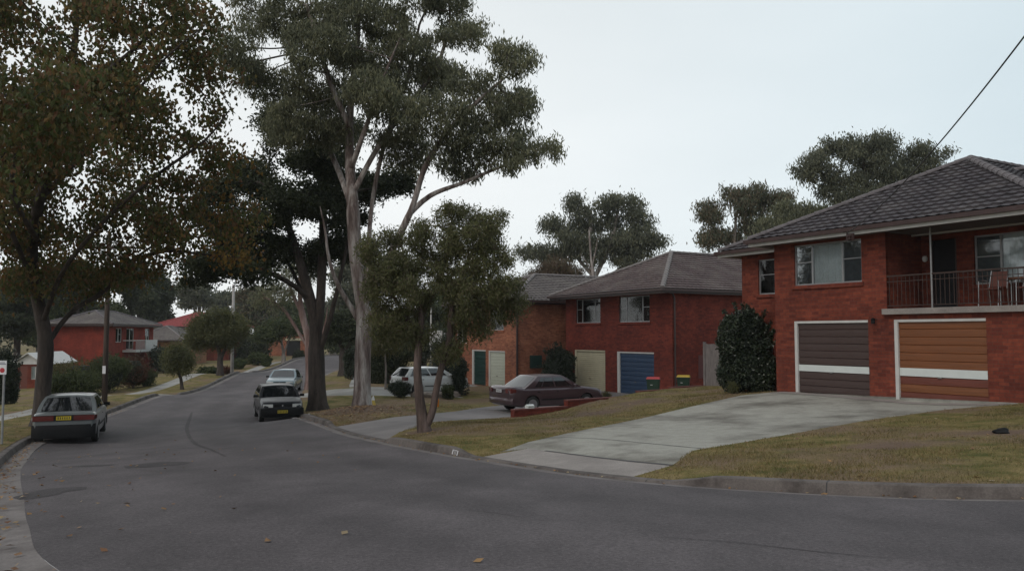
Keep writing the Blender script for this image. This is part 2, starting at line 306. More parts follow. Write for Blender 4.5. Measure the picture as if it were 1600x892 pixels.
CP = [(0, 0, 1.65), (-3.34, 6.16, 1.78), (8, 1, 1.6), (14, 1, 1.6), (20, 0, 1.55), (5.75, 9.2, 1.83), (14, 8.8, 1.7), (25, 9, 1.6), (3.9, 10.3, 1.98), (1.3, 12.3, 2.13), (-5.75, 9.5, 2.05), (-8.95, 14.6, 2.47), (-.8, 16, 2.38), (-3.1, 20, 2.6),
      (-13.6, 23.3, 3.08), (-11.5, 24, 3.24), (-6.0, 26.5, 2.9), (-7.8, 30.5, 3.08), (-10.2, 31, 3.44), (-9.8, 35.5, 3.5), (-13.8, 48, 3.50), (-16, 30.5, 3.25), (-18.4, 42.7, 3.2), (-12.5, 50, 3.45), (-21.9, 66, 3.4), (-15.4, 68, 3.5), (-24.6, 93, 3.5), (-17, 85, 3.5), (-24, 118, 3.6), (5, 125, 3.6), (40, 125, 3.6),
      (9.0, 23.0, 1.74), (10.6, 20.3, 1.74), (7.9, 25, 1.76), (9.3, 23.7, 1.74), (10.9, 20.8, 1.74), (11.9, 18.4, 1.56), (14, 14, 1.42), (20, 14, 1.2), (20, 25, 1.3), (12, 28, 1.7), (16, 34, 1.8), (8.6, 27.5, 1.92), (8.15, 33.5, 2.15), (3.2, 30.5, 2.5),
      (-.3, 28.3, 2.93), (.4, 31, 3.03), (1.5, 33.5, 3.02), (-2.1, 30.4, 2.9), (6.1, 40.0, 3.0), (3, 44.5, 3.0), (7.2, 36.8, 2.9), (5.7, 34, 2.87), (7.3, 40, 3), (-1, 47.5, 3.07), (-5, 47.5, 3.1), (.2, 45.5, 3.05), (-5.4, 42, 3.14), (-9, 41, 3.18),
      (15, 45, 2.6), (10, 60, 3), (-5, 70, 3.3), (-22, 33, 3.35), (-28, 48, 3.9), (-34, 66, 3.8), (-37, 75, 3.85), (-36, 95, 3.7), (-20, 20, 2.9), (-20, 8, 2.4), (-8, 2, 1.9),
      (-70, 60, 4), (-70, 120, 3.6), (0, 160, 3.6), (70, 100, 2.6), (60, 30, .9), (50, -20, 1), (0, -30, 1.5), (-50, -20, 2.5)]
CP = np.array(CP, float); CZ = -CP[:, 2] + stepf(CP[:, 0], CP[:, 1])
def _tps(r2): return r2*np.log(r2+1e-9)*.5
def _fit(P, z, lam=.02):
    n = len(P); r2 = ((P[:, None]-P[None])**2).sum(-1); K = _tps(r2)+np.eye(n)*lam*n
    Q = np.c_[np.ones(n), P]; A = np.block([[K, Q], [Q.T, np.zeros((3, 3))]]); return np.linalg.solve(A, np.r_[z, 0, 0, 0])
_SC = 30.0; _PP = CP[:, :2]/_SC; _C = _fit(_PP, CZ, .000004)
def baseh(x, y):                             # road-level surface, world z
    x = np.atleast_1d(np.asarray(x, float)); y = np.atleast_1d(np.asarray(y, float)); out = np.empty(len(x))
    for i in range(0, len(x), 4000):
        q = np.c_[x[i:i+4000], y[i:i+4000]]/_SC; r2 = ((q[:, None]-_PP[None])**2).sum(-1); n = len(_PP)
        z = _tps(r2)@_C[:n]+_C[n]+q@_C[n+1:]
        d = np.hypot(x[i:i+4000], y[i:i+4000]-50); w = np.clip((d-80)/70, 0, 1); w = w*w*(3-2*w)
        out[i:i+4000] = z*(1-w)-3.4*w
    return out+CAMZ
CROSS = [((.5, 13.7), 3.05), ((-4.3, 23), 3.3), ((-11.0, 43), 2.3), ((-19.0, 45.5), 2.4), ((-22.4, 69), 2.6)]   # kerb openings for driveways
def mask(x, y):
    m = np.zeros(len(x))
    for (cx, cy), r in CROSS:
        d = np.hypot(x-cx, y-cy); m = np.maximum(m, np.clip((r+.5-d)/.9, 0, 1))
    return m*m*(3-2*m)
def kh(x, y): return .145-.115*mask(np.atleast_1d(x), np.atleast_1d(y))
def G(x, y):                                 # lawn / drive surface
    x = np.atleast_1d(np.asarray(x, float)); y = np.atleast_1d(np.asarray(y, float))
    b = baseh(x, y)-stepf(x, y); dk = np.minimum(kdist(x, y, KR), kdist(x, y, KL)); fade = np.clip((dk-.25)/1.6, 0, 1)
    fw = np.clip(1-(dk-2.5)/5, 0, 1)
    return b+(kh(x, y)*(1-fade)+.145*fade)*fw
def g1(x, y): return float(G([x], [y])[0])

# ------------------------------------------------------------------ ground sheets
def inpoly(P, poly):
    x, y = P[:, 0], P[:, 1]; r = np.zeros(len(P), bool); n = len(poly)
    for i in range(n):
        x1, y1 = poly[i]; x2, y2 = poly[(i+1) % n]
        if y1 == y2: continue
        c = ((y1 > y) != (y2 > y)) & (x < (x2-x1)*(y-y1)/(y2-y1)+x1); r ^= c
    return r
# KR runs from the near right to far: lawn on its right-hand side -> offset negative = outwards
KRb = offset(KR, -.17); KLb = offset(KL, .17)
ROADP = np.vstack([KRb, KLb[::-1]])
INR = offset(KR, .28); INL = offset(KL, -.42)
ASPH = np.vstack([INR, INL[::-1]])
def strip(K, a, b, i0, i1):
    A = offset(K, a)[i0:i1:3]; B = offset(K, b)[i0:i1:3]; return np.vstack([A, B[::-1]])
def near_i(K, p): return int(np.argmin(((K-np.array(p))**2).sum(1)))
def kseg(K, p, q, off): a, b = sorted((near_i(K, p), near_i(K, q))); return offset(K, off)[a:b+1:2]
crR = offset(KR, -.16); crX = offset(KR, -1.15)
a3, b3 = near_i(KR, (1.65, 12.05)), near_i(KR, (-.75, 15.8)); CROSS3 = np.vstack([crR[a3:b3+1], crX[a3:b3+1][::-1]])
D3 = np.vstack([crX[a3:b3+1], np.array([(-.25, 16.2), (1.3, 18.5), (3.3, 21.2), (5.0, 23.2), (6.9, 24.9), (8.16, 25.6), (8.3, 25.32), (11.9, 19.18), (11.3, 19.0), (10.0, 19.0), (7.6, 17.8), (5.0, 15.8), (3.1, 14.15)])])
a2, b2 = near_i(KR, (-3.2, 20.3)), near_i(KR, (-5.5, 25.3))
D2 = np.vstack([crR[a2:b2+1], np.array([(-4.8, 25.9), (-3.27, 28.1), (-2.1, 30.4), (-1.2, 33.7), (-.2, 38), (.6, 45.4), (2.9, 46.1), (7.6, 38.1), (7.2, 34.6), (.15, 29.45), (-.5, 28.6), (-2.4, 24.7), (-3.0, 22)])])
a1, b1 = near_i(KR, (-10.6, 41.3)), near_i(KR, (-11.2, 44.3))
D1 = np.vstack([crR[a1:b1+1], np.array([(-9.6, 44.6), (-5, 45.6), (-4.2, 45.9), (-2.5, 43.0), (-5.0, 41), (-9.4, 41)])])
PL = strip(KL, 2.3, 3.5, near_i(KL, (-5.75, 9.5)), near_i(KL, (-24, 110))); PR = strip(KR, -3.8, -2.7, near_i(KR, (-11.2, 44.5)), near_i(KR, (-17, 85)))
def cross(K, p, q, o1, o2): 
    a, b = sorted((near_i(K, p), near_i(K, q))); return np.vstack([offset(K, o1)[a:b+1:2], offset(K, o2)[a:b+1:2][::-1]])
XL1 = cross(KL, (-18.6, 44.2), (-19.2, 47.2), .16, 2.28); XL2 = cross(KL, (-22.2, 67.4), (-22.6, 71), .16, 2.28)
REG = [('road', ROADP), ('driveway_crossing', CROSS3), ('driveway', D3), ('driveway', D2), ('driveway', D1), ('footpath', PL), ('footpath', PR), ('driveway_crossing', XL1), ('driveway_crossing', XL2)]
RMAT = [None, M_cross, M_drive, M_drive2, M_path, M_path, M_path, M_path, M_path]
def grid(x0, x1, y0, y1, s, jit=.3):
    X, Y = np.meshgrid(np.arange(x0, x1, s), np.arange(y0, y1, s)); P = np.c_[X.ravel(), Y.ravel()]; return P+RNG.uniform(-jit*s, jit*s, P.shape)
def cdt(polys, pts):
    V = []; E = []
    for p in polys:
        b = len(V); V += [Vector((float(a), float(c))) for a, c in p]; E += [(b+i, b+(i+1) % len(p)) for i in range(len(p))]
    V += [Vector((float(a), float(c))) for a, c in pts]
    r = delaunay_2d_cdt(V, E, [], 0, 1e-5); vs = np.array([(v.x, v.y) for v in r[0]]); fs = np.array([list(f) for f in r[2]], np.int32); return vs, fs
near = grid(-22, 26, 3, 48, .5); mid = grid(-60, 50, -10, 140, 2.5); mid = mid[~((mid[:, 0] > -22) & (mid[:, 0] < 26) & (mid[:, 1] > 3) & (mid[:, 1] < 48))]
far = grid(-900, 900, -300, 1500, 60); far = far[~((far[:, 0] > -62) & (far[:, 0] < 52) & (far[:, 1] > -12) & (far[:, 1] < 142))]
wl1 = np.array([WA+WD*k+WN*s for k in np.arange(0, 11, .5) for s in (-.05, .13)])
pts = np.vstack([near, mid, far, wl1]); rd = inpoly(pts, ROADP); pts = pts[~rd]
vs, fs = cdt([p for _, p in REG], pts)
ctr = vs[fs].mean(1); cls = np.full(len(fs), -1)
for i, (nm, poly) in enumerate(REG): cls[(cls == -1) & inpoly(ctr, poly)] = i
vz = G(vs[:, 0], vs[:, 1])
bumpy = .02*np.sin(vs[:, 0]*1.7+np.sin(vs[:, 1]*1.3))*np.sin(vs[:, 1]*1.9+vs[:, 0]*.6)
def mound(x, y): return .16*np.exp(-(((x+5.7)/1.6)**2+((y-30.2)/2.2)**2))*np.clip((kdist(x, y, KR)-.2)/1.2, 0, 1)
vz = vz+mound(vs[:, 0], vs[:, 1])
def sub(mask_, name, mat, dz=0, extra=None):
    f = fs[mask_]; u, inv = np.unique(f, return_inverse=True); inv = inv.reshape(f.shape)
    z = vz[u]+dz+(extra[u] if extra is not None else 0)
    o = npmesh(name, np.c_[vs[u], z], inv, mat, smooth=True); return o
onedge = np.zeros(len(vs), bool)
for i in range(len(REG)): onedge[np.unique(fs[cls == i])] = True
ex = np.where(onedge, 0, bumpy)
props(sub(cls == -1, 'ground', M_grass, 0, ex), kind='structure')
for i in range(1, len(REG)): props(sub(cls == i, REG[i][0], RMAT[i]), kind='structure')
# asphalt
rp = grid(-30, 60, -6, 140, .8); rp = rp[inpoly(rp, ASPH)]
v2, f2 = cdt([ASPH], rp); c2 = v2[f2].mean(1); f2 = f2[inpoly(c2, ASPH)]
def roadz(x, y): 
    dk = np.minimum(kdist(x, y, KR), kdist(x, y, KL)); return baseh(x, y)+.02+.05*np.clip(dk/3.5, 0, 1)
z2 = roadz(v2[:, 0], v2[:, 1]); ro_ = props(npmesh('road', np.c_[v2, z2], f2, M_asph, smooth=True), kind='structure')
la_ = ro_.data.attributes.new('lane', 'FLOAT', 'POINT'); la_.data.foreach_set('value', kdist(v2[:, 0], v2[:, 1], KR).astype(np.float32))
# kerbs: gutter tray, face, top
def kerbmesh(name, K, sgn, gw):
    prof = [(-gw, .0), (-gw+.02, .022), (-.03, .0), (0, .0), (.035, 1), (.07, 1.1), (.168, 1.12), (.30, .95), (.32, -.5)]   # (outward offset, height: >=.5 scaled by kerb height)
    A = [offset(K, sgn*o) for o, _ in prof]; b = baseh(K[:, 0], K[:, 1]); h = kh(K[:, 0], K[:, 1]); V = []; n = len(K)
    for (o, z), P in zip(prof, A):
        zz = b+(z if abs(z) < .05 else h*(z/1.12) if z > 0 else -.2); V.append(np.c_[P, zz])
    V = np.vstack(V); Fq = []
    for j in range(len(prof)-1):
        for i in range(n-1): Fq.append((j*n+i, j*n+i+1, (j+1)*n+i+1, (j+1)*n+i))
    Fq = np.array(Fq); nt_ = 2*(n-1)
    o = npmesh('kerb', V, Fq, M_kerb); o.data.materials.append(M_gut)
    mi = np.zeros(len(Fq), np.int32); mi[:nt_] = 1; o.data.polygons.foreach_set('material_index', mi)
    bm = NB(); bm.from_mesh(o.data); bmesh.ops.recalc_face_normals(bm, faces=bm.faces); bm.to_mesh(o.data); bm.free()
    return props(o, kind='structure')
kerbmesh('kerb', KR, -1, .30); kerbmesh('kerb', KL, 1, .44)
# kerb joints (dark grooves) as thin slots standing 3 mm proud
bm = NB()
for K, sg in ((KR, -1), (KL, 1)):
    Kf = offset(K, 0); Ko = offset(K, sg*.165); Kg = offset(K, -sg*.0)
    for i in range(10, len(K)-10, 8):
        if K[i, 1] > 40 or K[i, 1] < 3: continue
        h = float(kh(K[i:i+1, 0], K[i:i+1, 1])[0]); b = float(baseh(K[i:i+1, 0], K[i:i+1, 1])[0]); T = K[i+1]-K[i]; T = T/np.linalg.norm(T)*.007
        N = (Ko[i]-Kf[i]); N /= np.linalg.norm(N)
        pr = [(-.004, .002), (.030, h*.9+.002), (.066, h*.985+.003), (.17, h+.003)]
        for (o0, z0), (o1, z1) in zip(pr, pr[1:]):
            q = [Vector((*(Kf[i]+N*o0-T), b+z0)), Vector((*(Kf[i]+N*o0+T), b+z0)), Vector((*(Kf[i]+N*o1+T), b+z1)), Vector((*(Kf[i]+N*o1-T), b+z1))]
            bm.faces.new([bm.verts.new(v) for v in q])
props(fin('kerb_joint', bm, M_tar, norm=False), kind='structure')
def drape(name, line, wid, mat, dz=.004, z=roadz, dens=.25):
    P = catmull(line, dens); w = np.interp(np.linspace(0, 1, len(P)), np.linspace(0, 1, len(wid)), wid); w = w*(1+.35*np.sin(np.arange(len(P))*2.3)*RNG.uniform(.2, 1, len(P)))
    T = np.gradient(P, axis=0); T /= np.linalg.norm(T, axis=1)[:, None]; N = np.c_[-T[:, 1], T[:, 0]]*w[:, None]/2
    A = P+N; B = P-N; n = len(P); V = np.vstack([np.c_[A, z(A[:, 0], A[:, 1])+dz], np.c_[B, z(B[:, 0], B[:, 1])+dz]])
    return props(npmesh(name, V, [(i, i+1, n+i+1, n+i) for i in range(n-1)], mat), kind='structure')
def pxl(L, D): return [atD(a, b, d) for (a, b), d in zip(L, D)]
drape('tar_seam', pxl([(300, 634), (292, 655), (305, 685), (330, 705), (352, 722)], [3.1, 3.0, 2.8, 2.7, 2.6]), [.08, .14, .1, .12, .05], M_patch)
drape('tar_seam', pxl([(728, 808), (770, 816), (820, 824)], [1.95, 1.95, 1.93]), [.006, .018, .006], M_patch)
drape('tar_seam', pxl([(1030, 855), (1150, 865), (1280, 880), (1400, 890)], [1.86, 1.85, 1.82, 1.8]), [.008, .012, .012, .006], M_patch)
drape('asphalt_patch', pxl([(208, 735), (250, 736), (292, 732)], [2.55, 2.55, 2.55]), [.55, 1.0, 1.1, .9, .35], M_patch, dens=.3)
drape('asphalt_patch', pxl([(96, 733), (140, 733), (178, 732)], [2.55, 2.55, 2.55]), [.1, .35, .2], M_patch, dens=.3)
drape('asphalt_patch', pxl([(40, 790), (75, 778), (128, 772)], [2.2, 2.25, 2.3]), [.15, .6, .8, .2], M_patch, dens=.3)
drape('driveway_joint', [(3.35, 14.3), (1.7, 16.9), (.6, 17.7)], [.03, .03], M_tar, z=G, dz=.006)
drape('driveway_joint', [(8.3, 18.6), (5.2, 19.6), (3.9, 21.6)], [.015, .02, .015], M_tar, z=G, dz=.006)
drape('driveway_joint', [tuple(p) for p in crX[a3:b3+1:3]], [.06, .05], M_tar, z=G, dz=.006)
drape('driveway_apron', [(8.0, 25.1), (9.9, 21.9), (11.5, 19.2)], [.5, .7, .5], M_cross, z=G, dz=.008)

# number painted on the kerb face (white block with dark strokes)
i = near_i(KR, atD(706, 707, 2.33)); T = KR[i+1]-KR[i]; T = T/np.linalg.norm(T); N = np.array((-T[1], T[0])); N = -N  # outward
kn = thing('kerb_number', 'white painted house number on the kerb face beside the wide driveway', 'number', (0, 0, 0))
b = float(baseh(KR[i:i+1, 0], KR[i:i+1, 1])[0]); h = float(kh(KR[i:i+1, 0], KR[i:i+1, 1])[0])
bm = NB()
def kq(u0, u1, v0, v1, pr):
    q = []
    for u, v in ((u0, v0), (u1, v0), (u1, v1), (u0, v1)):
        p = KR[i]-T*u+N*(.031*v-pr); q.append(bm.verts.new((*p, b+h*v*.9)))
    bm.faces.new(q)
for u0, u1 in ((-.12, -.085), (-.03, -.018), (.02, .032), (.085, .12)): kq(u0, u1, .12, .98, .006)
kq(-.12, .12, .93, 1.0, .0075)
fin('painted_digit', bm, M_signw, kn, norm=False)

# ------------------------------------------------------------------ houses
ROT = math.atan2(-.863, .506)
def wall(bm, a, b, z0, z1, holes=(), dep=.11, th=.22):
    a = Vector((a[0], a[1], 0)); b = Vector((b[0], b[1], 0)); L = (b-a).length; d = (b-a)/L; inn = Vector((-d.y, d.x, 0))
    us = sorted({0, L, *[h[0] for h in holes], *[h[1] for h in holes]}); vs_ = sorted({z0, z1, *[h[2] for h in holes], *[h[3] for h in holes]})
    def q(p): return [bm.verts.new(x) for x in p]
    P = lambda u, v, o=0: a+d*u+inn*o+Vector((0, 0, v))
    for u0, u1 in zip(us, us[1:]):
        for v0, v1 in zip(vs_, vs_[1:]):
            cu, cv = (u0+u1)/2, (v0+v1)/2
            if any(h[0] < cu < h[1] and h[2] < cv < h[3] for h in holes): continue
            bm.faces.new(q((P(u0, v0), P(u1, v0), P(u1, v1), P(u0, v1))))
    for h in holes:
        u0, u1, v0, v1 = h[:4]
        for A, B in (((u0, v0), (u1, v0)), ((u1, v0), (u1, v1)), ((u1, v1), (u0, v1)), ((u0, v1), (u0, v0))):
            bm.faces.new(q((P(*A), P(*A, dep), P(*B, dep), P(*B))))
def local(parent, name, a, b, u, z):          # an object frame sitting on a wall: x along, y inwards
    a = Vector((a[0], a[1], 0)); b = Vector((b[0], b[1], 0)); d = (b-a).normalized()
    p = a+d*u; return (p.x, p.y, z), math.atan2(d.y, d.x)
def window(house, a, b, u0, u1, z0, z1, panes, sill=True, fm=None, brk=None, label=None):
    """panes: list of (fraction width, curtain 'p' pale, 'd' dark, 'n' none)"""
    loc, rz = local(house, 'w', a, b, u0, z0); w = u1-u0; h = z1-z0; fm = fm or M_alu; bm = NB(); t = .045
    box(bm, 0, w, .055, .10, 0, t); box(bm, 0, w, .055, .10, h-t, h); box(bm, 0, t, .055, .10, t, h-t); box(bm, w-t, w, .055, .10, t, h-t)
    x = 0; tot = sum(p[0] for p in panes); xs = [0]
    for p in panes: x += p[0]/tot*w; xs.append(x)
    for x in xs[1:-1]: box(bm, x-.025, x+.025, .052, .103, t, h-t)
    f = fin('window', bm, fm, house, loc=loc, rz=rz)
    if label: f['label'] = label
    for (x0, x1), p in zip(zip(xs, xs[1:]), panes):
        bm = NB(); box(bm, x0+.03, x1-.03, .075, .081, t, h-t); fin('pane', bm, M_glass, f)
        bm = NB(); n = max(8, int((x1-x0)/.035)); r = []
        for i in range(n+1):
            xx = x0+.02+(x1-x0-.04)*i/n; yy = .125+(.022*math.sin(i*1.9)+.01*math.sin(i*.7) if p[1] == 'p' else 0)
            r.append((bm.verts.new((xx, yy, .02)), bm.verts.new((xx, yy, h-.02))))
        for A, B in zip(r, r[1:]): bm.faces.new((A[0], B[0], B[1], A[1]))
        fin('curtain' if p[1] == 'p' else 'screen_or_void', bm, M_curt if p[1] == 'p' else M_curtd if p[1] == 'd' else M_dark, f, smooth=True)  # bare panes get a near-black sheet painted as the unlit room
        if p[1] == 'd':
            bm = NB(); box(bm, x0+.03, x1-.03, .058, .07, h*.55, h*.55+.03); fin('mullion', bm, fm, f)
    if sill:
        bm = NB(); box(bm, -.06, w+.06, -.05, .06, -.12, -.002); bmesh.ops.bevel(bm, geom=bm.edges[:], offset=.008, segments=1, affect='EDGES'); fin('sill', bm, brk or M_br, f)
    return f
def garage(house, a, b, u0, u1, z0, z1, boards, frame=M_white, jamb=.1, right_jamb=False, stripe=None, label=None, handle=True):
    loc, rz = local(house, 'g', a, b, u0, z0); w = u1-u0; h = z1-z0; mats = []; bm = NB()
    for c in boards:
        if c not in mats: mats.append(c)
    n = len(boards); y = .05; bh = (h-.06)/n; x1 = w-(jamb if right_jamb else .01)
    for k, c in enumerate(boards):       # bottom to top, each board a raised strip over a groove
        z = .01+k*bh; s0 = len(bm.faces); mi = mats.index(c)
        prof = [(y+.02, z), (y, z+.014), (y-.004, z+bh*.5), (y, z+bh-.012), (y+.02, z+bh)]
        for (ya, za), (yb, zb) in zip(prof, prof[1:]):
            fc = bm.faces.new([bm.verts.new(v) for v in ((jamb, ya, za), (x1, ya, za), (x1, yb, zb), (jamb, yb, zb))]); fc.material_index = mi
    d = fin('garage_door', bm, mats, house, loc=loc, rz=rz, norm=False)
    if label: d['label'] = label
    bm = NB(); box(bm, -.0, jamb-.002, .0, .1, 0, h-.07); box(bm, 0, w, .0, .1, h-.068, h-.002)
    if right_jamb: box(bm, w-jamb+.002, w, .0, .1, 0, h-.07)
    for v in bm.verts: v.co.y -= .012
    fin('door_frame', bm, frame, d)
    if stripe:
        bm = NB(); z = .01+stripe[0]*bh; box(bm, jamb+.004, x1-.004, y-.018, y-.006, z, z+stripe[1]); fin('stripe', bm, M_stripe, d)
    if handle:
        bm = NB(); hz = .62; box(bm, w/2-.06, w/2+.06, y-.05, y-.02, hz, hz+.03); box(bm, w/2-.05, w/2-.03, y-.03, y+.01, hz, hz+.03); box(bm, w/2+.03, w/2+.05, y-.03, y+.01, hz, hz+.03); fin('handle', bm, M_chrome, d)
    return d
def roof_face(bm, pts, du=.06, course=.31, tile=.3, amp=.017, lip=.055):
    P = [Vector(p) for p in pts]; u = (P[1]-P[0]).normalized(); n = u.cross(P[-1]-P[0]).normalized()
    if n.z < 0: n = -n
    v = n.cross(u); us = [(p-P[0]).dot(u) for p in P]; vv = [(p-P[0]).dot(v) for p in P]; u0, u1 = min(us), max(us); v1 = max(vv)
    nu = max(2, int((u1-u0)/du)); rows = []; k = 0; t = bmesh.new()
    while k*course < v1: rows += [(k*course, lip), ((k+1)*course-.004, 0)]; k += 1
    prev = None
    for (rv, hh) in rows:
        cur = []
        for i in range(nu+1):
            uu = u0+(u1-u0)*i/nu; w = math.cos(2*math.pi*uu/tile); w = w if w > -.3 else -.3-.2*(w+.3)
            cur.append(t.verts.new(P[0]+u*uu+v*rv+n*(hh+amp*w+random.uniform(-.002, .002))))
        if prev:
            for i in range(nu): t.faces.new((prev[i], prev[i+1], cur[i+1], cur[i]))
        prev = cur
    for i in range(1, len(P)):
        A, B = P[i], P[(i+1) % len(P)]; e = (B-A).normalized(); no = e.cross(n)
        c = sum(P, Vector())/len(P)
        if (c-A).dot(no) > 0: no = -no
        bmesh.ops.bisect_plane(t, geom=t.verts[:]+t.edges[:]+t.faces[:], dist=1e-4, plane_co=A, plane_no=no, clear_outer=True)
    me = bpy.data.meshes.new('t'); t.to_mesh(me); t.free(); bm.from_mesh(me); bpy.data.meshes.remove(me)
def caps(bm, a, b, r=.12, seg=.40):
    a = Vector(a); b = Vector(b); L = (b-a).length; d = (b-a)/L; s = d.cross(Vector((0, 0, 1))).normalized(); up = s.cross(d); n = max(1, int(L/seg))
    for k in range(n):
        p0 = a+d*(L*k/n); p1 = a+d*(L*(k+1)/n+.03); r0, r1 = r*1.1, r*.9; R0 = []; R1 = []
        for i in range(7):
            an = math.pi*(i/6*1.1-.05); c, q = math.cos(an), math.sin(an)
            R0.append(bm.verts.new(p0+s*c*r0+up*(q*r0*.75-.01))); R1.append(bm.verts.new(p1+s*c*r1+up*(q*r1*.75-.01)))
        for i in range(6): bm.faces.new((R0[i], R0[i+1], R1[i+1], R1[i]))
        bm.faces.new(R0); bm.faces.new(R1[::-1])
def hip_roof(house, x0, x1, y0, y1, z, slope, mat, cmat, du=.08, soff=M_soff, fascia=M_white, gut=M_gutbr, along=None, skip=(), name='roof'):
    w, d = x1-x0, y1-y0; k = math.tan(slope)
    if d >= w: h = w/2; A = (x0+h, y0+h); B = (x0+h, y1-h)
    else: h = d/2; A = (x0+h, y0+h); B = (x1-h, y0+h)
    zt = z+.16; zr = zt+h*k; A = (*A, zr); B = (*B, zr)
    c = [(x0, y0, zt), (x1, y0, zt), (x1, y1, zt), (x0, y1, zt)]; bm = NB()
    if d >= w: faces = [(c[0], c[1], A), (c[1], c[2], B, A), (c[2], c[3], B), (c[3], c[0], A, B)]; hips = [(c[0], A), (c[1], A), (c[2], B), (c[3], B), (A, B)]
    else: faces = [(c[0], c[1], B, A), (c[1], c[2], B), (c[2], c[3], A, B), (c[3], c[0], A)]; hips = [(c[0], A), (c[1], B), (c[2], B), (c[3], A), (A, B)]
    for i, f in enumerate(faces):
        if i not in skip: roof_face(bm, f, du)
    rf = fin(name, bm, mat, house, norm=False)
    bm = NB()
    for i, (a, b) in enumerate(hips): caps(bm, Vector(a)+Vector((0, 0, .05)), Vector(b)+Vector((0, 0, .05)))
    fin('ridge_cap', bm, cmat, rf)
    bm = NB(); box(bm, x0+.03, x1-.03, y0+.03, y1-.03, z, z+.02); fin('soffit', bm, soff, rf)
    bm = NB()
    for a in ((x0, x1, y0, y0+.03), (x0, x1, y1-.03, y1), (x0, x0+.03, y0+.032, y1-.032), (x1-.03, x1, y0+.032, y1-.032)): box(bm, *a, z-.04, z+.10)
    fin('fascia', bm, fascia, rf)
    bm = NB(); g = .11
    for a in ((x0-g, x1+g, y0-g, y0-.002), (x0-g, x1+g, y1+.002, y1+g), (x0-g, x0-.002, y0, y1), (x1+.002, x1+g, y0, y1)): box(bm, *a, z+.055, z+.17)
    fin('gutter', bm, gut, rf); return rf, A, B
def downpipe(house, x, y, z0, z1, m=M_gutbr, r=.045):
    bm = NB(); tube(bm, [(x, y, z0), (x, y, z1-.35), (x-.02, y-.06, z1-.2), (x-.05, y-.3, z1-.02)], r, 8)
    for zz in (z0+.5, (z0+z1)/2, z1-.6): box(bm, x-.06, x+.06, y-.05, y+.06, zz, zz+.03)
    return fin('downpipe', bm, m, house)
# --- house at the right (two garages, balcony)
h3 = thing('brick_house', 'large red brick house with brown and orange garage doors and a recessed balcony', 'house', (9.26, 23.7, CAMZ-1.74), ROT)
WH = 4.5; bm = NB()
FA, FB = (-2.1, 0), (5.9, 0)
wall(bm, FA, FB, -.6, WH, [(.74, 3.27, 0, 2.13), (4.07, 6.52, 0, 2.13), (.76, 3.11, 3.2, 4.42), (3.87, 8.0, 2.42, WH)])
# recess of the balcony
wall(bm, (1.77, 1.6), (1.77, .0), 2.42, WH); wall(bm, (1.77, 1.6), (5.9, 1.6), 2.42, WH, [(.28, 1.01, 2.42, 4.35), (1.48, 3.0, 3.05, 4.35)])
wall(bm, (5.9, 0), (5.9, 2.6), -.6, 2.3); wall(bm, (5.9, .05), (5.9, 1.6), 2.42, WH); wall(bm, (5.9, 1.7), (8.6, 1.7), -.6, WH); wall(bm, (8.6, 1.7), (8.6, 9), -.6, WH)
WB = ((-5.1, 1.7), (-2.1, 1.7))
wall(bm, (-2.1, 1.7), (-2.1, 0), -.6, WH); wall(bm, *WB, -.9, WH, [(.75, 2.45, 3.1, 4.3)]); wall(bm, (-5.1, 8.6), (-5.1, 1.7), -.9, WH)
wall(bm, (8.6, 9), (4.6, 9), -.6, WH); wall(bm, (4.6, 9), (4.6, 11.5), -.6, WH); wall(bm, (4.6, 11.5), (-2, 11.5), -.6, WH); wall(bm, (-2, 11.5), (-2, 8.6), -.6, WH); wall(bm, (-2, 8.6), (-5.1, 8.6), -.6, WH)
fin('wall', bm, M_br, h3, norm=False)
bm = NB(); box(bm, -2.0, 5.8, .3, .34, -.2, 2.38); box(bm, -1.9, 1.6, .35, .4, 2.45, 4.48); box(bm, 1.8, 5.85, 2.2, 2.24, 2.45, 4.45); box(bm, -5.0, -2.2, 2.2, 2.24, .1, 4.45); fin('dark_backing', bm, M_dark, h3)  # added near-black sheets behind each house's openings, blocking light like unlit rooms
window(h3, FA, FB, .76, 3.11, 3.2, 4.42, [(.27, 'd'), (.45, 'p'), (.28, 'd')], label='wide window with a pale centre curtain')
window(h3, *WB, .75, 2.45, 3.1, 4.3, [(.5, 'd'), (.5, 'd')], label='smaller window on the set-back wing')
window(h3, (1.77, 1.6), (5.9, 1.6), 1.48, 3.0, 3.05, 4.35, [(.45, 'd'), (.55, 'p')], label='shaded window behind the balcony')
garage(h3, FA, FB, .74, 3.27, 0, 2.13, [M_brown]*10, stripe=(3.05, .19), label='dark brown boarded garage door with a white stripe')
garage(h3, FA, FB, 4.07, 6.52, 0, 2.13, [M_redbr, M_orange, M_redbr]+[M_orange]*7, stripe=(3.05, .21), label='orange-brown boarded garage door with a white stripe')
bm = NB(); box(bm, 2.09, 2.74, 1.67, 1.7, 2.43, 4.33); dr = fin('balcony_door', bm, M_dark, h3)
bm = NB(); box(bm, 2.052, 2.088, 1.59, 1.69, 2.43, 4.34); box(bm, 2.742, 2.778, 1.59, 1.69, 2.43, 4.34); fin('door_frame', bm, M_gutbr, dr)
bm = NB(); box(bm, 1.70, 6.0, -.14, -.004, 2.27, 2.42); box(bm, 1.775, 5.9, .0, 1.595, 2.3, 2.415); sl3 = fin('balcony_slab', bm, M_cross, h3)
bm = NB(); tube(bm, [(3.05, .02, 2.42), (3.05, .02, 4.5)], .024, 10); fin('balcony_post', bm, M_metal, h3)
bm = NB()
for k in range(34): x = 1.84+k*.12; tube(bm, [(x, .02, 2.50), (x, .02, 3.28)], .008, 6)
box(bm, 1.775, 5.9, .0, .04, 3.28, 3.32); box(bm, 1.775, 5.9, .01, .03, 2.49, 2.51); box(bm, 1.775, 5.9, .01, .03, 3.14, 3.16)
fin('balcony_railing', bm, M_rail, h3)
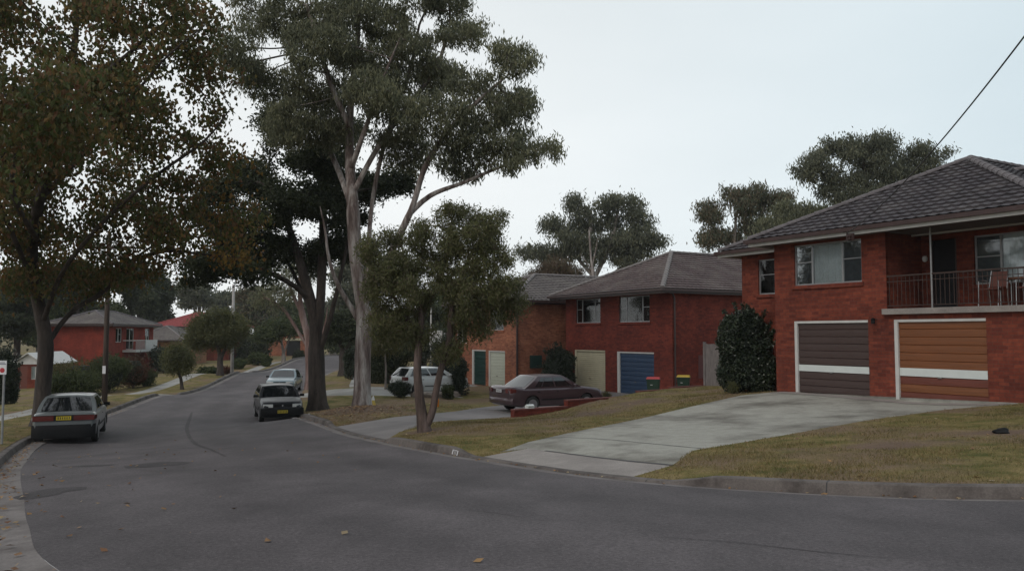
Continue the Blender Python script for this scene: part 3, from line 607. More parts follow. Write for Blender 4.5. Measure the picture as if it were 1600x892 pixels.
r3, A3, B3 = hip_roof(h3, -2.6, 6.4, -.6, 12.2, WH, R(26.5), M_tile, M_capd, .05, soff=pm('soffit_dark', (.10, .08, .072), .8, .1, 3))
hip_roof(h3, -5.7, 9.2, 1.15, 9.1, WH-.006, R(25.5), M_tile, M_capd, .07, name='rear_roof')
bm = NB(); lathe(bm, [(.05, 0), (.055, .1), (.07, .13), (.0, .17)], 'z', 12); fl = fin('flood_lamp', bm, M_black, h3, loc=(1.45, -.17, 2.02))
bm = NB(); tube(bm, [(0, .17, .12), (0, 0, .12)], .02, 8); fin('lamp_bracket', bm, M_chrome, fl)
bm = NB(); box(bm, 1.02, 1.26, -.64, -.61, 4.30, 4.50); tube(bm, [(1.14, -.66, 4.36), (1.14, -.76, 4.40), (1.14, -.76, 4.52)], .02, 8); box(bm, 1.08, 1.2, -.72, -.64, 4.33, 4.43); fin('cable_bracket', bm, M_gutbr, h3)
bm = NB(); lathe(bm, [(.03, 0), (.06, .03), (.075, .1), (.05, .16), (.0, .17)], 'z', 12, (1.93, 1.5, 3.75)); fin('wall_lamp', bm, M_lamp, h3)
# --- middle house
h2 = thing('brick_house', 'dark red brick house with cream and blue garage doors and brown tiled roof', 'house', (6.14, 40.7, CAMZ-3.0), ROT)
WH2 = 4.95; bm = NB(); XL, XR = -6.17, 2.68
H2A, H2B = (XL, 0), (XR, 0)
def U2(x): return x-XL
wall(bm, H2A, H2B, -.5, WH2, [(U2(-5.27), U2(-2.53), 0, 2.15), (U2(-1.5), U2(1.36), 0, 2.12), (U2(-5.16), U2(-2.92), 3.6, 4.9), (U2(-1.34), U2(1.07), 3.6, 4.9)])
wall(bm, (XR, 0), (XR, 13), -.5, WH2, [(1.6, 2.8, .9, 2.0)]); wall(bm, (XR, 13), (XL, 13), -.5, WH2); wall(bm, (XL, 13), (XL, 0), -.5, WH2)
fin('wall', bm, M_br2, h2, norm=False)
bm = NB(); box(bm, XL+.1, XR-.1, .35, .39, -.2, 4.9); fin('dark_backing', bm, M_dark, h2)
window(h2, H2A, H2B, U2(-5.16), U2(-2.92), 3.6, 4.9, [(.24, 'd'), (.52, 'p'), (.24, 'd')], brk=M_br2, label='left upper window with pale curtain')
window(h2, H2A, H2B, U2(-1.34), U2(1.07), 3.6, 4.9, [(.24, 'd'), (.52, 'p'), (.24, 'd')], brk=M_br2, label='right upper window with pale curtain')
garage(h2, H2A, H2B, U2(-5.27), U2(-2.53), 0, 2.15, [M_cream]*20, frame=M_cream, jamb=.16, label='cream ribbed roller garage door')
garage(h2, H2A, H2B, U2(-1.5), U2(1.36), 0, 2.12, [M_blue]*9, jamb=.2, label='dark blue panelled garage door')
bm = NB(); box(bm, .0, .07, -.0, .0+1.2, .9, 2.0); hb = fin('hatch_door', bm, pm('hatch_red', (.10, .03, .03), .6), h2, loc=(XR-.05, 1.6, 0))
downpipe(h2, XR+.05, .12, 0, WH2+.1)
r2, A2, B2 = hip_roof(h2, -6.6, 2.95, -.8, 13.4, WH2, R(25.5), M_tile2, M_cap, .09, fascia=M_gutbr, soff=M_white)
# --- left middle house (orange brick)
h1 = thing('brick_house', 'orange brick house with a green door, white garage door and green meter box', 'house', (-.86, 48, CAMZ-3.07), ROT)
XL1_, XR1 = -5.55, 2.13; WH1 = 4.8; bm = NB(); H1A, H1B = (XL1_, 0), (XR1, 0)
def U1(x): return x-XL1_
wall(bm, H1A, H1B, -.5, WH1, [(U1(-3.15), U1(-1.41), 0, 2.12), (U1(-1.02), U1(.9), 0, 2.1), (U1(-.9), U1(.75), 3.3, 4.5), (U1(-5.3), U1(-3.9), 2.5, 4.6)])
wall(bm, (XR1, 0), (XR1, 13), -.5, WH1); wall(bm, (XR1, 13), (XL1_, 13), -.5, WH1); wall(bm, (XL1_, 13), (XL1_, 0), -.5, WH1)
fin('wall', bm, M_br1, h1, norm=False)
bm = NB(); box(bm, XL1_+.1, XR1-.1, .35, .39, -.2, 4.7); fin('dark_backing', bm, M_dark, h1)
window(h1, H1A, H1B, U1(-.9), U1(.75), 3.3, 4.5, [(.5, 'd'), (.5, 'p')], brk=M_br1)
window(h1, H1A, H1B, U1(-5.3), U1(-3.9), 2.5, 4.6, [(.5, 'n'), (.5, 'd')], sill=False, fm=M_white)
garage(h1, H1A, H1B, U1(-1.02), U1(.9), 0, 2.1, [pm('garage_white', (.50, .52, .44), .5, .06)]*12, jamb=.12, label='pale ribbed garage door')
garage(h1, H1A, H1B, U1(-3.15), U1(-1.41), 0, 2.12, [M_dkgreen]*8, jamb=.2, handle=False, label='dark green door with a white jamb')
downpipe(h1, XR1+.06, .05, 0, WH1+.1, r=.06)
bm = NB(); box(bm, 0, .14, 0, .75, 0, .72); bmesh.ops.bevel(bm, geom=bm.edges[:], offset=.012, segments=1, affect='EDGES'); mb_ = fin('meter_box', bm, M_dkgreen, h1, loc=(XR1+.003, .9, 1.15)); mb_['label'] = 'dark green meter box'
bm = NB(); box(bm, XL1_-.5, -1.3, -1.0, -.01, -.4, -.02); fin('door_step', bm, M_cross, h1)
bm = NB(); box(bm, -6.9, -5.0, -1.2, -1.16, 2.4, 3.3); box(bm, -6.9, -5.0, -1.16, -.01, 2.3, 2.4); bal = fin('balcony', bm, M_white, h1)
bm = NB(); tube(bm, [(-6.85, -1.1, -.3), (-6.85, -1.1, 4.8)], .05, 8); fin('balcony_post', bm, M_white, h1)
hip_roof(h1, -6.0, 2.5, -.6, 13.4, WH1, R(23), M_tile1, M_cap, .1, fascia=M_gutbr)
# --- far left houses
h4 = thing('brick_house', 'red brick house across the street with a white balcony and side stair', 'house', (-36.8, 75, CAMZ-3.85), 0)
WH4 = 4.6; bm = NB(); wall(bm, (-5.5, 0), (0, 0), -1, WH4)
SA, SB = (0, 0), (0, 9.2)
wall(bm, SA, SB, -1, WH4, [(1.2, 2.4, 3.1, 4.4), (3.3, 4.9, 2.4, 4.4), (7.3, 8.3, 2.9, 4.4)]); wall(bm, (0, 9.2), (-5.5, 9.2), -1, WH4); wall(bm, (-5.5, 9.2), (-5.5, 0), -1, WH4)
fin('wall', bm, brick('brick_scarlet', (.26, .045, .03), (.21, .036, .026), (.12, .04, .03)), h4, norm=False)
bm = NB(); box(bm, -.5, -.45, .2, 9, 0, 4.5); fin('dark_backing', bm, M_dark, h4)
window(h4, SA, SB, 1.2, 2.4, 3.1, 4.4, [(.5, 'p'), (.5, 'd')], fm=M_white); window(h4, SA, SB, 3.3, 4.9, 2.4, 4.4, [(.5, 'n'), (.5, 'p')], fm=M_white, sill=False); window(h4, SA, SB, 7.3, 8.3, 2.9, 4.4, [(.5, 'p'), (.5, 'd')], fm=M_white)
bm = NB(); box(bm, .01, 1.3, 2.6, 7.2, 2.15, 2.35); bs = fin('balcony_slab', bm, M_white, h4)
bm = NB(); box(bm, 1.25, 1.3, 4.6, 7.2, 2.36, 3.3)
for k in range(9): tube(bm, [(1.27, 2.65+k*.22, 2.35), (1.27, 2.65+k*.22, 3.25)], .02, 5)
box(bm, 1.24, 1.3, 2.6, 4.59, 3.25, 3.3); box(bm, .02, 1.24, 2.6, 2.65, 3.2, 3.3); fin('balcony_railing', bm, M_white, h4)
bm = NB(); box(bm, .9, 1.3, 6.4, 7.1, -1, 2.14); fin('brick_pillar', bm, MATS['brick_scarlet'], h4)
bm = NB(); prism(bm, [(1.0, 7.21, 2.3), (1.0, 7.21, 3.1), (1.0, 9.8, .5), (1.0, 9.8, -.3)], (.06, 0, 0)); prism(bm, [(.1, 7.21, 2.2), (.1, 7.21, 2.34), (.1, 9.8, -.3), (.1, 9.8, -.5)], (.88, 0, 0)); fin('stair', bm, M_white, h4)
hip_roof(h4, -6, .6, -.6, 9.8, WH4, R(21), M_tile1, M_capd, .2, fascia=M_gutbr)
h5 = thing('brick_house', 'distant brick house with a bright red tiled roof', 'house', (-51, 116, CAMZ-3.9), 0)
bm = NB(); wall(bm, (0, 0), (11, 0), -1, 4.8, [(7.0, 8.6, 2.6, 4.2)]); wall(bm, (11, 0), (11, 9), -1, 4.8); wall(bm, (11, 9), (0, 9), -1, 4.8); wall(bm, (0, 9), (0, 0), -1, 4.8); fin('wall', bm, M_br, h5, norm=False)
window(h5, (0, 0), (11, 0), 7.0, 8.6, 2.6, 4.2, [(.5, 'p'), (.5, 'd')], fm=M_white); hip_roof(h5, -.5, 11.5, -.5, 9.5, 4.8, R(22), M_tiler, M_tiler, .25, fascia=M_white)
h6 = thing('brick_house', 'low tan brick house with a grey tiled roof in front of the red roof', 'house', (-45.8, 98, CAMZ-3.9), 0)
bm = NB(); wall(bm, (0, 0), (6.4, 0), -1, 3.0, [(1, 2.6, 1, 2.4)]); wall(bm, (6.4, 0), (6.4, 8), -1, 3.0); wall(bm, (6.4, 8), (0, 8), -1, 3); wall(bm, (0, 8), (0, 0), -1, 3); fin('wall', bm, M_brt, h6, norm=False)
window(h6, (0, 0), (6.4, 0), 1, 2.6, 1, 2.4, [(.5, 'p'), (.5, 'd')]); hip_roof(h6, -.6, 7.0, -.6, 8.6, 3.0, R(24), M_tile1, M_cap, .2, fascia=M_gutbr)
h7 = thing('brick_cottage', 'small low brick cottage with a white gable seen past the autumn tree', 'house', (-36.3, 60, CAMZ-4.05), R(8))
bm = NB(); wall(bm, (0, 0), (1.9, 0), -1, 1.9, [(1.15, 1.72, .75, 1.7), (.35, .9, 0, 1.75)]); wall(bm, (1.9, 0), (1.9, 1.5), -1, 1.9); wall(bm, (1.9, 1.5), (1.9, 6), -1, 1.9); wall(bm, (1.9, 6), (-3.5, 6), -1, 1.9); wall(bm, (-3.5, 6), (-3.5, 1.5), -1, 1.9); wall(bm, (-3.5, 1.5), (0, 1.5), -1, 1.9); wall(bm, (0, 1.5), (0, 0), -1, 1.9); fin('wall', bm, M_br, h7, norm=False)
bm = NB(); prism(bm, [(-.1, -.03, 1.85), (2.0, -.03, 1.85), (.95, -.03, 2.58)], (0, .1, 0)); fin('gable', bm, M_white, h7)
bm = NB(); prism(bm, [(-.25, -.25, 1.80), (.95, -.25, 2.62), (2.15, -.25, 1.80), (2.15, -.25, 1.86), (.95, -.25, 2.70), (-.25, -.25, 1.86)], (0, 6.4, 0)); box(bm, -3.7, -.26, 1.2, 6.2, 1.91, 2.0); fin('roof', bm, M_white, h7)
window(h7, (0, 0), (1.9, 0), 1.15, 1.72, .75, 1.7, [(.5, 'p'), (.5, 'p')], fm=M_white, sill=False)
bm = NB(); box(bm, .37, .88, .05, .09, 0, 1.74); fin('door', bm, M_redbr, h7)
h8 = thing('brick_house', 'distant sunny-looking brick garage glimpsed between trees at the road end', 'house', (-43.2, 142, CAMZ-3.7), 0)
bm = NB(); wall(bm, (0, 0), (7.5, 0), -1, 4.0, [(4.2, 6.6, 0, 2.6)]); wall(bm, (7.5, 0), (7.5, 8), -1, 4.0); wall(bm, (7.5, 8), (0, 8), -1, 4.); wall(bm, (0, 8), (0, 0), -1, 4.); fin('wall', bm, M_br1, h8, norm=False)
bm = NB(); box(bm, 4.2, 6.6, .1, .15, 0, 2.6); fin('garage_door', bm, M_dark, h8); bm = NB(); box(bm, 4.0, 6.8, -.04, -.003, 2.6, 3.0); fin('lintel', bm, M_cream, h8)
hip_roof(h8, -.5, 8, -.5, 8.5, 4.0, R(22), M_tile2, M_cap, .3)

# low brick wall stepping along the drive
lw = thing('brick_wall', 'low stepped red brick retaining wall beside the purple sedan', 'wall', (0, 0, 0))
bm = NB(); ang = math.atan2(WD[1], WD[0])
segs = [(0, 2.44, 2.64), (2.44, 6.14, 2.42), (6.14, 8.0, 2.24), (8.0, 10.0, 2.16)]
wcap = NB()
for a, b, D_ in segs:
    zt = CAMZ-D_-.05; z0 = float(G([WA[0]+WD[0]*a], [WA[1]+WD[1]*a])[0])-1.0
    box(bm, a+.002, b-.002, -.02, .2, z0-CAMZ, zt-CAMZ); box(wcap, a, b, -.035, .215, zt-CAMZ+.001, zt-CAMZ+.05)
wb_ = fin('wall_course', bm, M_br2, lw); fin('brick_capping', wcap, pm('brick_cap', (.13, .04, .034), .85, .3, 6, bmp=.3), lw)
for o in lw.children: o.location = (WA[0], WA[1], CAMZ); o.rotation_euler = (0, 0, ang)
# timber fence beside the house
fa, fb = Vector((8.15, 35.0)), Vector((10.9, 30.6)); fd = (fb-fa); fL = fd.length; zf = g1(8.15, 34.6)
fe = thing('timber_fence', 'weathered grey timber paling fence between two brick houses', 'fence', (fa.x, fa.y, zf), math.atan2(fd.y, fd.x))
bm = NB(); x = .12
while x < fL: box(bm, x, x+.095, random.uniform(-.004, .004), .02, -.3, 1.78+random.uniform(-.015, .015)); x += .102
fin('paling', bm, M_wood, fe); bm = NB(); box(bm, 0, .10, -.02, .08, -.3, 1.86); fin('post', bm, M_wood, fe); bm = NB(); box(bm, .1, fL, .025, .07, .4, .48); box(bm, .1, fL, .025, .07, 1.4, 1.48); fin('rail', bm, M_wood, fe)

# ------------------------------------------------------------------ trees
def lerp(a, b, t): return a+(b-a)*t
def colonize(paths, attr, step, kill, iters=120, jit=.25, grav=0.):
    global RMIN
    pos = []; par = []; RMIN = []
    for pi, (P, root) in enumerate(paths):
        P = catmull(P, step)
        if root is None: prev = -1
        else: prev = int(np.argmin(((np.array(pos)-P[0])**2).sum(1))); P = P[1:]
        for j, q in enumerate(P): pos.append(q); par.append(prev); prev = len(pos)-1; t = j/len(P); RMIN.append(lerp(1, .22, t) if root is None else lerp(.36, .06, t))
    ntr = len(pos); pos = list(pos); A = attr.copy(); N = np.array(pos)
    D = np.full(len(A), 1e9); I = np.zeros(len(A), int)
    for i in range(0, len(N), 200):
        d = ((A[:, None]-N[None, i:i+200])**2).sum(-1); m = d.argmin(1); dm = d[np.arange(len(A)), m]; u = dm < D; D[u] = dm[u]; I[u] = m[u]+i
    for it in range(iters):
        if len(A) == 0: break
        Pn = np.array(pos); dirs = A-Pn[I]; dirs /= np.linalg.norm(dirs, axis=1)[:, None]+1e-9
        acc = np.zeros((len(pos), 3)); np.add.at(acc, I, dirs); act = np.unique(I)
        d = acc[act]+RNG.normal(0, jit, (len(act), 3)); d[:, 2] += grav; d /= np.linalg.norm(d, axis=1)[:, None]+1e-9
        new = Pn[act]+d*step; b = len(pos)
        pos.extend(new); par.extend(act.tolist())
        dd = ((A[:, None]-new[None])**2).sum(-1); m = dd.argmin(1); dm = dd[np.arange(len(A)), m]; u = dm < D; D[u] = dm[u]; I[u] = m[u]+b
        keep = D > kill**2; A, D, I = A[keep], D[keep], I[keep]
        if len(pos) > 14000: break
    return np.array(pos), np.array(par), ntr
def limbs(bm_pos, par, rb, tip, ntr, sides=7, rmin=None):
    n = len(bm_pos); ch = [[] for _ in range(n)]
    for i, p in enumerate(par):
        if p >= 0: ch[p].append(i)
    tips = np.zeros(n); 
    for i in range(n-1, -1, -1):
        if not ch[i]: tips[i] += 1
    order = range(n-1, -1, -1)
    for i in order:
        if par[i] >= 0: tips[par[i]] += tips[i]
    e = math.log(max(tips[0], 2))/math.log(rb/tip); r = tip*tips**(1/e)
    if rmin is not None: r[:len(rmin)] = np.maximum(r[:len(rmin)], rmin)
    V = []; Fq = []
    def ring(p, u, w, rr, k):
        b = len(V)
        for j in range(k): a = 2*math.pi*j/k; V.append(p+(u*math.cos(a)+w*math.sin(a))*rr)
        return b
    u0 = np.array((1., 0, 0))
    st = [0]+[i for i in range(1, n) if par[i] < 0]
    stack = [(s, None, None) for s in st]
    while stack:
        i, pr, pu = stack.pop()
        p = bm_pos[i]; c = sorted(ch[i], key=lambda k: -r[k])
        q = bm_pos[c[0]] if c else p+(p-bm_pos[par[i]]); d = q-(bm_pos[par[i]] if par[i] >= 0 else p); d = d/(np.linalg.norm(d)+1e-9)
        u = (pu if pu is not None else (u0 if abs(d[0]) < .9 else np.array((0, 1., 0)))); u = u-d*u.dot(d); u /= np.linalg.norm(u)+1e-9; w = np.cross(d, u)
        b = ring(p, u, w, r[i]*(1 if c else .5), sides)
        if pr is not None:
            for j in range(sides): Fq.append((pr+j, pr+(j+1) % sides, b+(j+1) % sides, b+j))
        for k, cc in enumerate(c):
            if k == 0: stack.append((cc, b, u))
            else:
                dd = bm_pos[cc]-p; dd /= np.linalg.norm(dd)+1e-9; uu = u-dd*u.dot(dd); uu /= np.linalg.norm(uu)+1e-9; ww = np.cross(dd, uu)
                b2 = ring(p, uu, ww, min(r[cc]*1.25, r[i]*.95), sides); stack.append((cc, b2, uu))
    return np.array(V), np.array(Fq), r, ch
def leafquads(C, L, Wd, mode, droop=.6):
    n = len(C); d = RNG.normal(size=(n, 3))
    if mode == 'droop': d[:, 2] = -np.abs(d[:, 2])-droop*2
    elif mode == 'up': d[:, 2] = np.abs(d[:, 2])*.8+.4
    d /= np.linalg.norm(d, axis=1)[:, None]; s = np.cross(d, RNG.normal(size=(n, 3))); s /= np.linalg.norm(s, axis=1)[:, None]+1e-9
    l = (L*RNG.uniform(.6, 1.25, n))[:, None]; w = (Wd*RNG.uniform(.7, 1.2, n))[:, None]; nn = np.cross(d, s)*w*.3
    V = np.stack([C-d*l*.5, C+s*w*.5+nn, C+d*l*.5, C-s*w*.5+nn], 1).reshape(-1, 3); return V, np.arange(4*n).reshape(n, 4)
def ell(n, c, r, shell=.35):
    d = RNG.normal(size=(n, 3)); d /= np.linalg.norm(d, axis=1)[:, None]; k = (shell+(1-shell)*RNG.random(n))[:, None]**(1/2.2)
    return np.array(c)+d*k*np.array(r)
GOLD = []
def tree(name, label, cat, Y, paths, clumps, base_r, bark_m, leaf_m, nleaf, leaf=(.12, .03), mode='droop', natt=700, step=.35, kill=.5, tip=.012, spread=.35, dr=None, group=None, Dg=None, thr=.035, sides=7, hang=0, sub=0, subr=(.5, .9)):
    """paths: pixel polylines (px,py[,dY]); the first starts at the ground. clumps: (px,py,rx_px,ry_px,dY,rdepth)"""
    def W3(p, dy=0): v = atY(p[0], p[1], Y+(p[2] if len(p) > 2 else 0)); return np.array(v)
    PP = [([W3(p) for p in P], None if i == 0 else 1) for i, P in enumerate(paths)]
    b = PP[0][0][0]; gz = g1(b[0], b[1])-.05
    PP[0][0][0] = np.array((b[0], b[1], gz))
    m = 1280/Y; att = []; tot = sum((c[2]*c[3])**.75 for c in clumps); cl = []
    for c in clumps:
        ctr_ = np.array(atY(c[0], c[1], Y+c[4])); sc = (Y+c[4])/1280; rr = (c[2]*sc, c[5] if c[5] else (c[2]+c[3])/2*sc, c[3]*sc)
        na = max(4, int(natt*(c[2]*c[3])**.75/tot)); cl.append((ctr_, rr))
        if sub:
            ks = max(3, int(sub*(rr[0]*rr[1]*rr[2])**.5)); q = ell(ks, ctr_, [v*.86 for v in rr], .5)
            for w in q: f_ = RNG.uniform(*subr); att.append(ell(max(3, na//ks), w, (f_, f_, f_*.75), .3))
        else: att.append(ell(na, ctr_, rr))
    att = np.vstack(att); pos, par, ntr = colonize(PP, att, step, kill)
    V, Fq, r, ch = limbs(pos, par, base_r, tip, ntr, sides, np.array(RMIN)*base_r)
    o = thing(name, label, cat, (b[0], b[1], gz), 0, group); og = np.array((b[0], b[1], gz))
    rr0 = pos[0]; hgt = V[:, 2]-rr0[2]; fl = 1+.55*np.exp(-np.clip(hgt, 0, 9)/.35); dd = np.hypot(V[:, 0]-rr0[0], V[:, 1]-rr0[1]); mk = (hgt < 2) & (dd < base_r*3)
    V[mk, 0] = rr0[0]+(V[mk, 0]-rr0[0])*fl[mk]; V[mk, 1] = rr0[1]+(V[mk, 1]-rr0[1])*fl[mk]
    npmesh('trunk', V-og, Fq, bark_m, o, smooth=True)
    lf = np.array([i for i in range(ntr, len(pos)) if r[i] < thr]); 
    if len(lf) == 0: lf = np.arange(ntr, len(pos))
    wgt = np.array([2.0 if not ch[i] else 1.0 for i in lf]); wgt /= wgt.sum()
    pk = RNG.choice(lf, nleaf, p=wgt); C = pos[pk]+RNG.normal(0, spread, (nleaf, 3))*np.array((1, 1, .75))
    if hang: C[:, 2] -= RNG.random(nleaf)*hang
    V, Fq = leafquads(C, leaf[0], leaf[1], mode); npmesh('crown', V-og, Fq, leaf_m, o)
    return o, cl
def bush(name, label, c, r, mat, n=6000, leaf=(.09, .05), group=None, cat='shrub', stem=True, lob=11):
    gz = g1(c[0], c[1]); o = thing(name, label, cat, (c[0], c[1], gz), 0, group); C = []
    for k in range(lob):
        a = RNG.uniform(0, 6.28); q = np.array((math.cos(a)*r[0]*.55, math.sin(a)*r[1]*.55, r[2]*RNG.uniform(.3, 1.3))); s = RNG.uniform(.34, .6)
        C.append(ell(n//(lob+1), q, (r[0]*s, r[1]*s, r[2]*s*.8), .45)+RNG.normal(0, .05*r[0], (n//(lob+1), 3)))
    C.append(ell(n//(lob+1)*2, (0, 0, r[2]*.85), (r[0]*.8, r[1]*.8, r[2]*.85), .6)); 
    for k in range(26):
        d = RNG.normal(size=3); d[2] = abs(d[2])+.3; d /= np.linalg.norm(d); t = RNG.uniform(.7, RNG.uniform(1.15, 1.4), max(6, n//260))[:, None]
        C.append(np.array((0, 0, r[2]*.8))+t*d*np.array((r[0]*.95, r[1]*.95, r[2]*.85))+RNG.normal(0, .035, (len(t), 3)))
    C = np.vstack(C); C = C[C[:, 2] > .02]
    V, Fq = leafquads(C, leaf[0], leaf[1], 'any'); npmesh('foliage', V, Fq, mat, o)
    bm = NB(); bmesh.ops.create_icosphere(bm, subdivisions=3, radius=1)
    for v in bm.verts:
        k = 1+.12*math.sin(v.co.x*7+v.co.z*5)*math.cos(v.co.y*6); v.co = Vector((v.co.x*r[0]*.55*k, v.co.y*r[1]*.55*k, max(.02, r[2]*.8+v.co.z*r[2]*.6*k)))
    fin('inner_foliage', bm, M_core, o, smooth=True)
    bm = NB()
    for k in range(4):
        a = k*1.6; tube(bm, [(0, 0, -.1), (math.cos(a)*r[0]*.2, math.sin(a)*r[1]*.2, r[2]*.5), (math.cos(a)*r[0]*.5, math.sin(a)*r[1]*.5, r[2]*1.1)], [.035, .025, .01], 6)
    fin('stem', bm, M_brb, o); return o
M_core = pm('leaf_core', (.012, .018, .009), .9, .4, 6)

# big eucalyptus on the verge
tree('eucalyptus_tree', 'tall gum tree with pale peeling trunk and open crown on the right verge', 'tree', 31,
     [[(565, 642), (566, 600), (567, 550), (569, 500), (562, 450), (555, 390), (551, 320), (546, 240, .5), (548, 160, .5), (558, 70, .5), (562, -20, .5)],
      [(566, 510), (547, 478), (528, 445, -.3), (514, 405, -.6), (508, 360, -.6), (500, 322, -.8)],
      [(568, 485), (576, 420), (578, 350, .6), (588, 280, 1), (608, 200, 1.2), (638, 120, 1.5), (655, 40, 1.5)],
      [(568, 480), (592, 430, -.3), (622, 372, -.6), (646, 318, -1), (664, 262, -1), (700, 205, -1), (745, 160, -1.5), (785, 125, -1.5)],
      [(634, 340, -.6), (672, 306, -.6), (725, 285, -1), (780, 262, -1), (832, 246, -1)],
      [(553, 300), (585, 240, .3), (630, 175, .5), (680, 110, .5), (700, 50, .5)], [(550, 260), (575, 190, -.5), (600, 120, -.8), (625, 60, -.8)], [(547, 200), (520, 140, 0), (500, 80, 0), (480, 10, 0)], [(551, 330), (530, 270, 1), (500, 200, 1.5), (470, 120, 1.5), (440, 60, 1.5)],
      [(569, 500), (583, 488, -.1), (592, 470, -.1)]],
     [(415, 40, 48, 32, 1, 0), (490, 92, 62, 42, -1, 0), (470, 20, 60, 32, 1, 0), (560, 10, 55, 32, 0, 0), (620, 45, 50, 42, 1, 0), (690, 20, 48, 30, 0, 0), (725, 62, 28, 20, 0, 0), (782, 105, 46, 36, -1.5, 0), (775, 165, 50, 30, -1, 0),
      (595, 160, 42, 30, -1.5, 0), (690, 190, 55, 34, -1.5, 0), (400, 115, 48, 40, .5, 0), (420, 190, 55, 36, 0, 0), (760, 225, 48, 20, -1, 0), (838, 235, 24, 13, -1, 0), (800, 250, 25, 12, -1, 0), (520, 160, 40, 30, 1, 0),
      (640, 235, 38, 22, 1, 0), (720, 262, 30, 18, -1, 0), (375, 75, 30, 26, 0, 0), (650, 105, 40, 26, 1.5, 0), (555, 95, 30, 24, 1.5, 0), (480, 215, 40, 30, 1, 0), (560, -50, 90, 40, 0, 0), (700, -20, 50, 24, 1, 0), (400, -15, 50, 30, 0, 0), (600, 110, 34, 26, 0, 0), (655, 70, 34, 26, 0, 0), (700, 120, 30, 22, .5, 0), (645, 150, 30, 20, 0, 0), (735, 130, 24, 20, -1, 0), (600, 225, 30, 20, 0, 0), (540, 60, 34, 30, -.5, 0), (450, 150, 40, 26, 0, 0), (520, 225, 34, 24, .5, 0), (760, 200, 30, 20, -1, 0)],
     .31, M_gumb, L_gum, 105000, (.21, .052), 'droop', natt=4800, step=.27, kill=.32, tip=.010, spread=.19, thr=.018, sub=5, subr=(.45, .95))
# dark dense tree just behind
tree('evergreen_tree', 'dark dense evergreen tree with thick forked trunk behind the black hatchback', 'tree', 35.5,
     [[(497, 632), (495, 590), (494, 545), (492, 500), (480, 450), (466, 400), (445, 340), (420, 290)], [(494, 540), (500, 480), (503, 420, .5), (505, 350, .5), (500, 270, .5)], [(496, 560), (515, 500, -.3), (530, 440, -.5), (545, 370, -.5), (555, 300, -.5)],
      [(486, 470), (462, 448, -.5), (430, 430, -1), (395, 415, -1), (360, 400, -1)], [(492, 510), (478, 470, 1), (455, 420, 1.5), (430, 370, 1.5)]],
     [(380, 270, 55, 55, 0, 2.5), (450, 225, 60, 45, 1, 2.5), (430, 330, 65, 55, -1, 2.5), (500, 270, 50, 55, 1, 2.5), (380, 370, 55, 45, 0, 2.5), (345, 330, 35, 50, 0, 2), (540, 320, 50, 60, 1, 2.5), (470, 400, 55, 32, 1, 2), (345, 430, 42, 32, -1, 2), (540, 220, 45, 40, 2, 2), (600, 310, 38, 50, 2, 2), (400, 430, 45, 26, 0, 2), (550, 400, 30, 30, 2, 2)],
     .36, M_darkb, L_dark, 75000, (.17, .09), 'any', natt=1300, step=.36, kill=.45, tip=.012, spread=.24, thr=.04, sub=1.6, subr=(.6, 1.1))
# autumn street tree, left
PT, _ = tree('plane_tree', 'large autumn tree with brown and green leaves on the left verge', 'tree', 27.5,
     [[(64, 655), (68, 600), (72, 555), (70, 520), (60, 470), (50, 400, -1), (60, 320, -2), (90, 230, -3), (110, 130, -3), (120, 30, -3), (125, -60, -3)],
      [(74, 540), (92, 510, .3), (118, 482, .5), (150, 464, .5), (172, 446, .5), (190, 420, .5), (230, 390, .5), (290, 350, 0)],
      [(200, 410, .4), (260, 392, -.5), (320, 398, -1), (372, 402, -1)], [(68, 500), (95, 430, -1.5), (140, 370, -2.5), (190, 320, -3.5), (250, 270, -4), (320, 220, -4), (360, 170, -4)],
      [(60, 460), (30, 390, -2), (-10, 300, -4), (-60, 200, -6)], [(75, 300, -2), (140, 230, -4), (200, 160, -6), (260, 90, -7), (320, 40, -7)], [(100, 200, -3), (150, 130, -5), (230, 60, -6), (300, 0, -6)], [(62, 380, -1), (20, 300, -6), (40, 200, -9), (90, 100, -10)]],
     [(100, 250, 160, 120, -2, 4.5), (60, 110, 150, 110, -4, 4), (200, 150, 100, 100, -5, 3), (250, 60, 80, 60, -6, 2.5), (280, 195, 45, 50, -4, 1.6), (310, 110, 30, 30, -5, 1.2), (90, 400, 130, 60, 0, 3), (210, 330, 100, 70, -2, 2.5), (295, 310, 38, 40, -1, 1.3), (230, 400, 50, 34, 0, 1.4),
      (-60, 250, 150, 200, -4, 4), (120, -40, 200, 100, -4, 4), (345, 250, 20, 24, -2, .9), (160, 440, 60, 25, 1, 1.4), (20, 200, 120, 150, -10, 3), (355, 345, 18, 24, -1, .8), (275, 10, 40, 30, -6, 1.4)],
     .25, M_darkb, L_aut, 54000, (.155, .11), 'droop', natt=3000, step=.32, kill=.4, tip=.008, spread=.24, thr=.022, sub=2.4, subr=(.5, .95))
# golden tips on the right-hand side of the plane tree
C = []
for px, py, n, sd, dy in ((368, 402, 170, .4, -1), (345, 392, 90, .45, -1), (378, 245, 60, .35, -3), (352, 300, 70, .45, -2), (345, 340, 90, .5, -1), (300, 330, 100, .8, -1), (40, 380, 240, 1.2, -1), (250, 400, 120, .7, -1)):
    C.append(RNG.normal(0, sd, (n, 3))*np.array((1, 1, .6))+np.array(atY(px, py, 27.5+dy)))
V, Fq = leafquads(np.vstack(C)-np.array(PT.location), .15, .11, 'droop'); npmesh('golden_leaves', V, Fq, L_gold, PT)
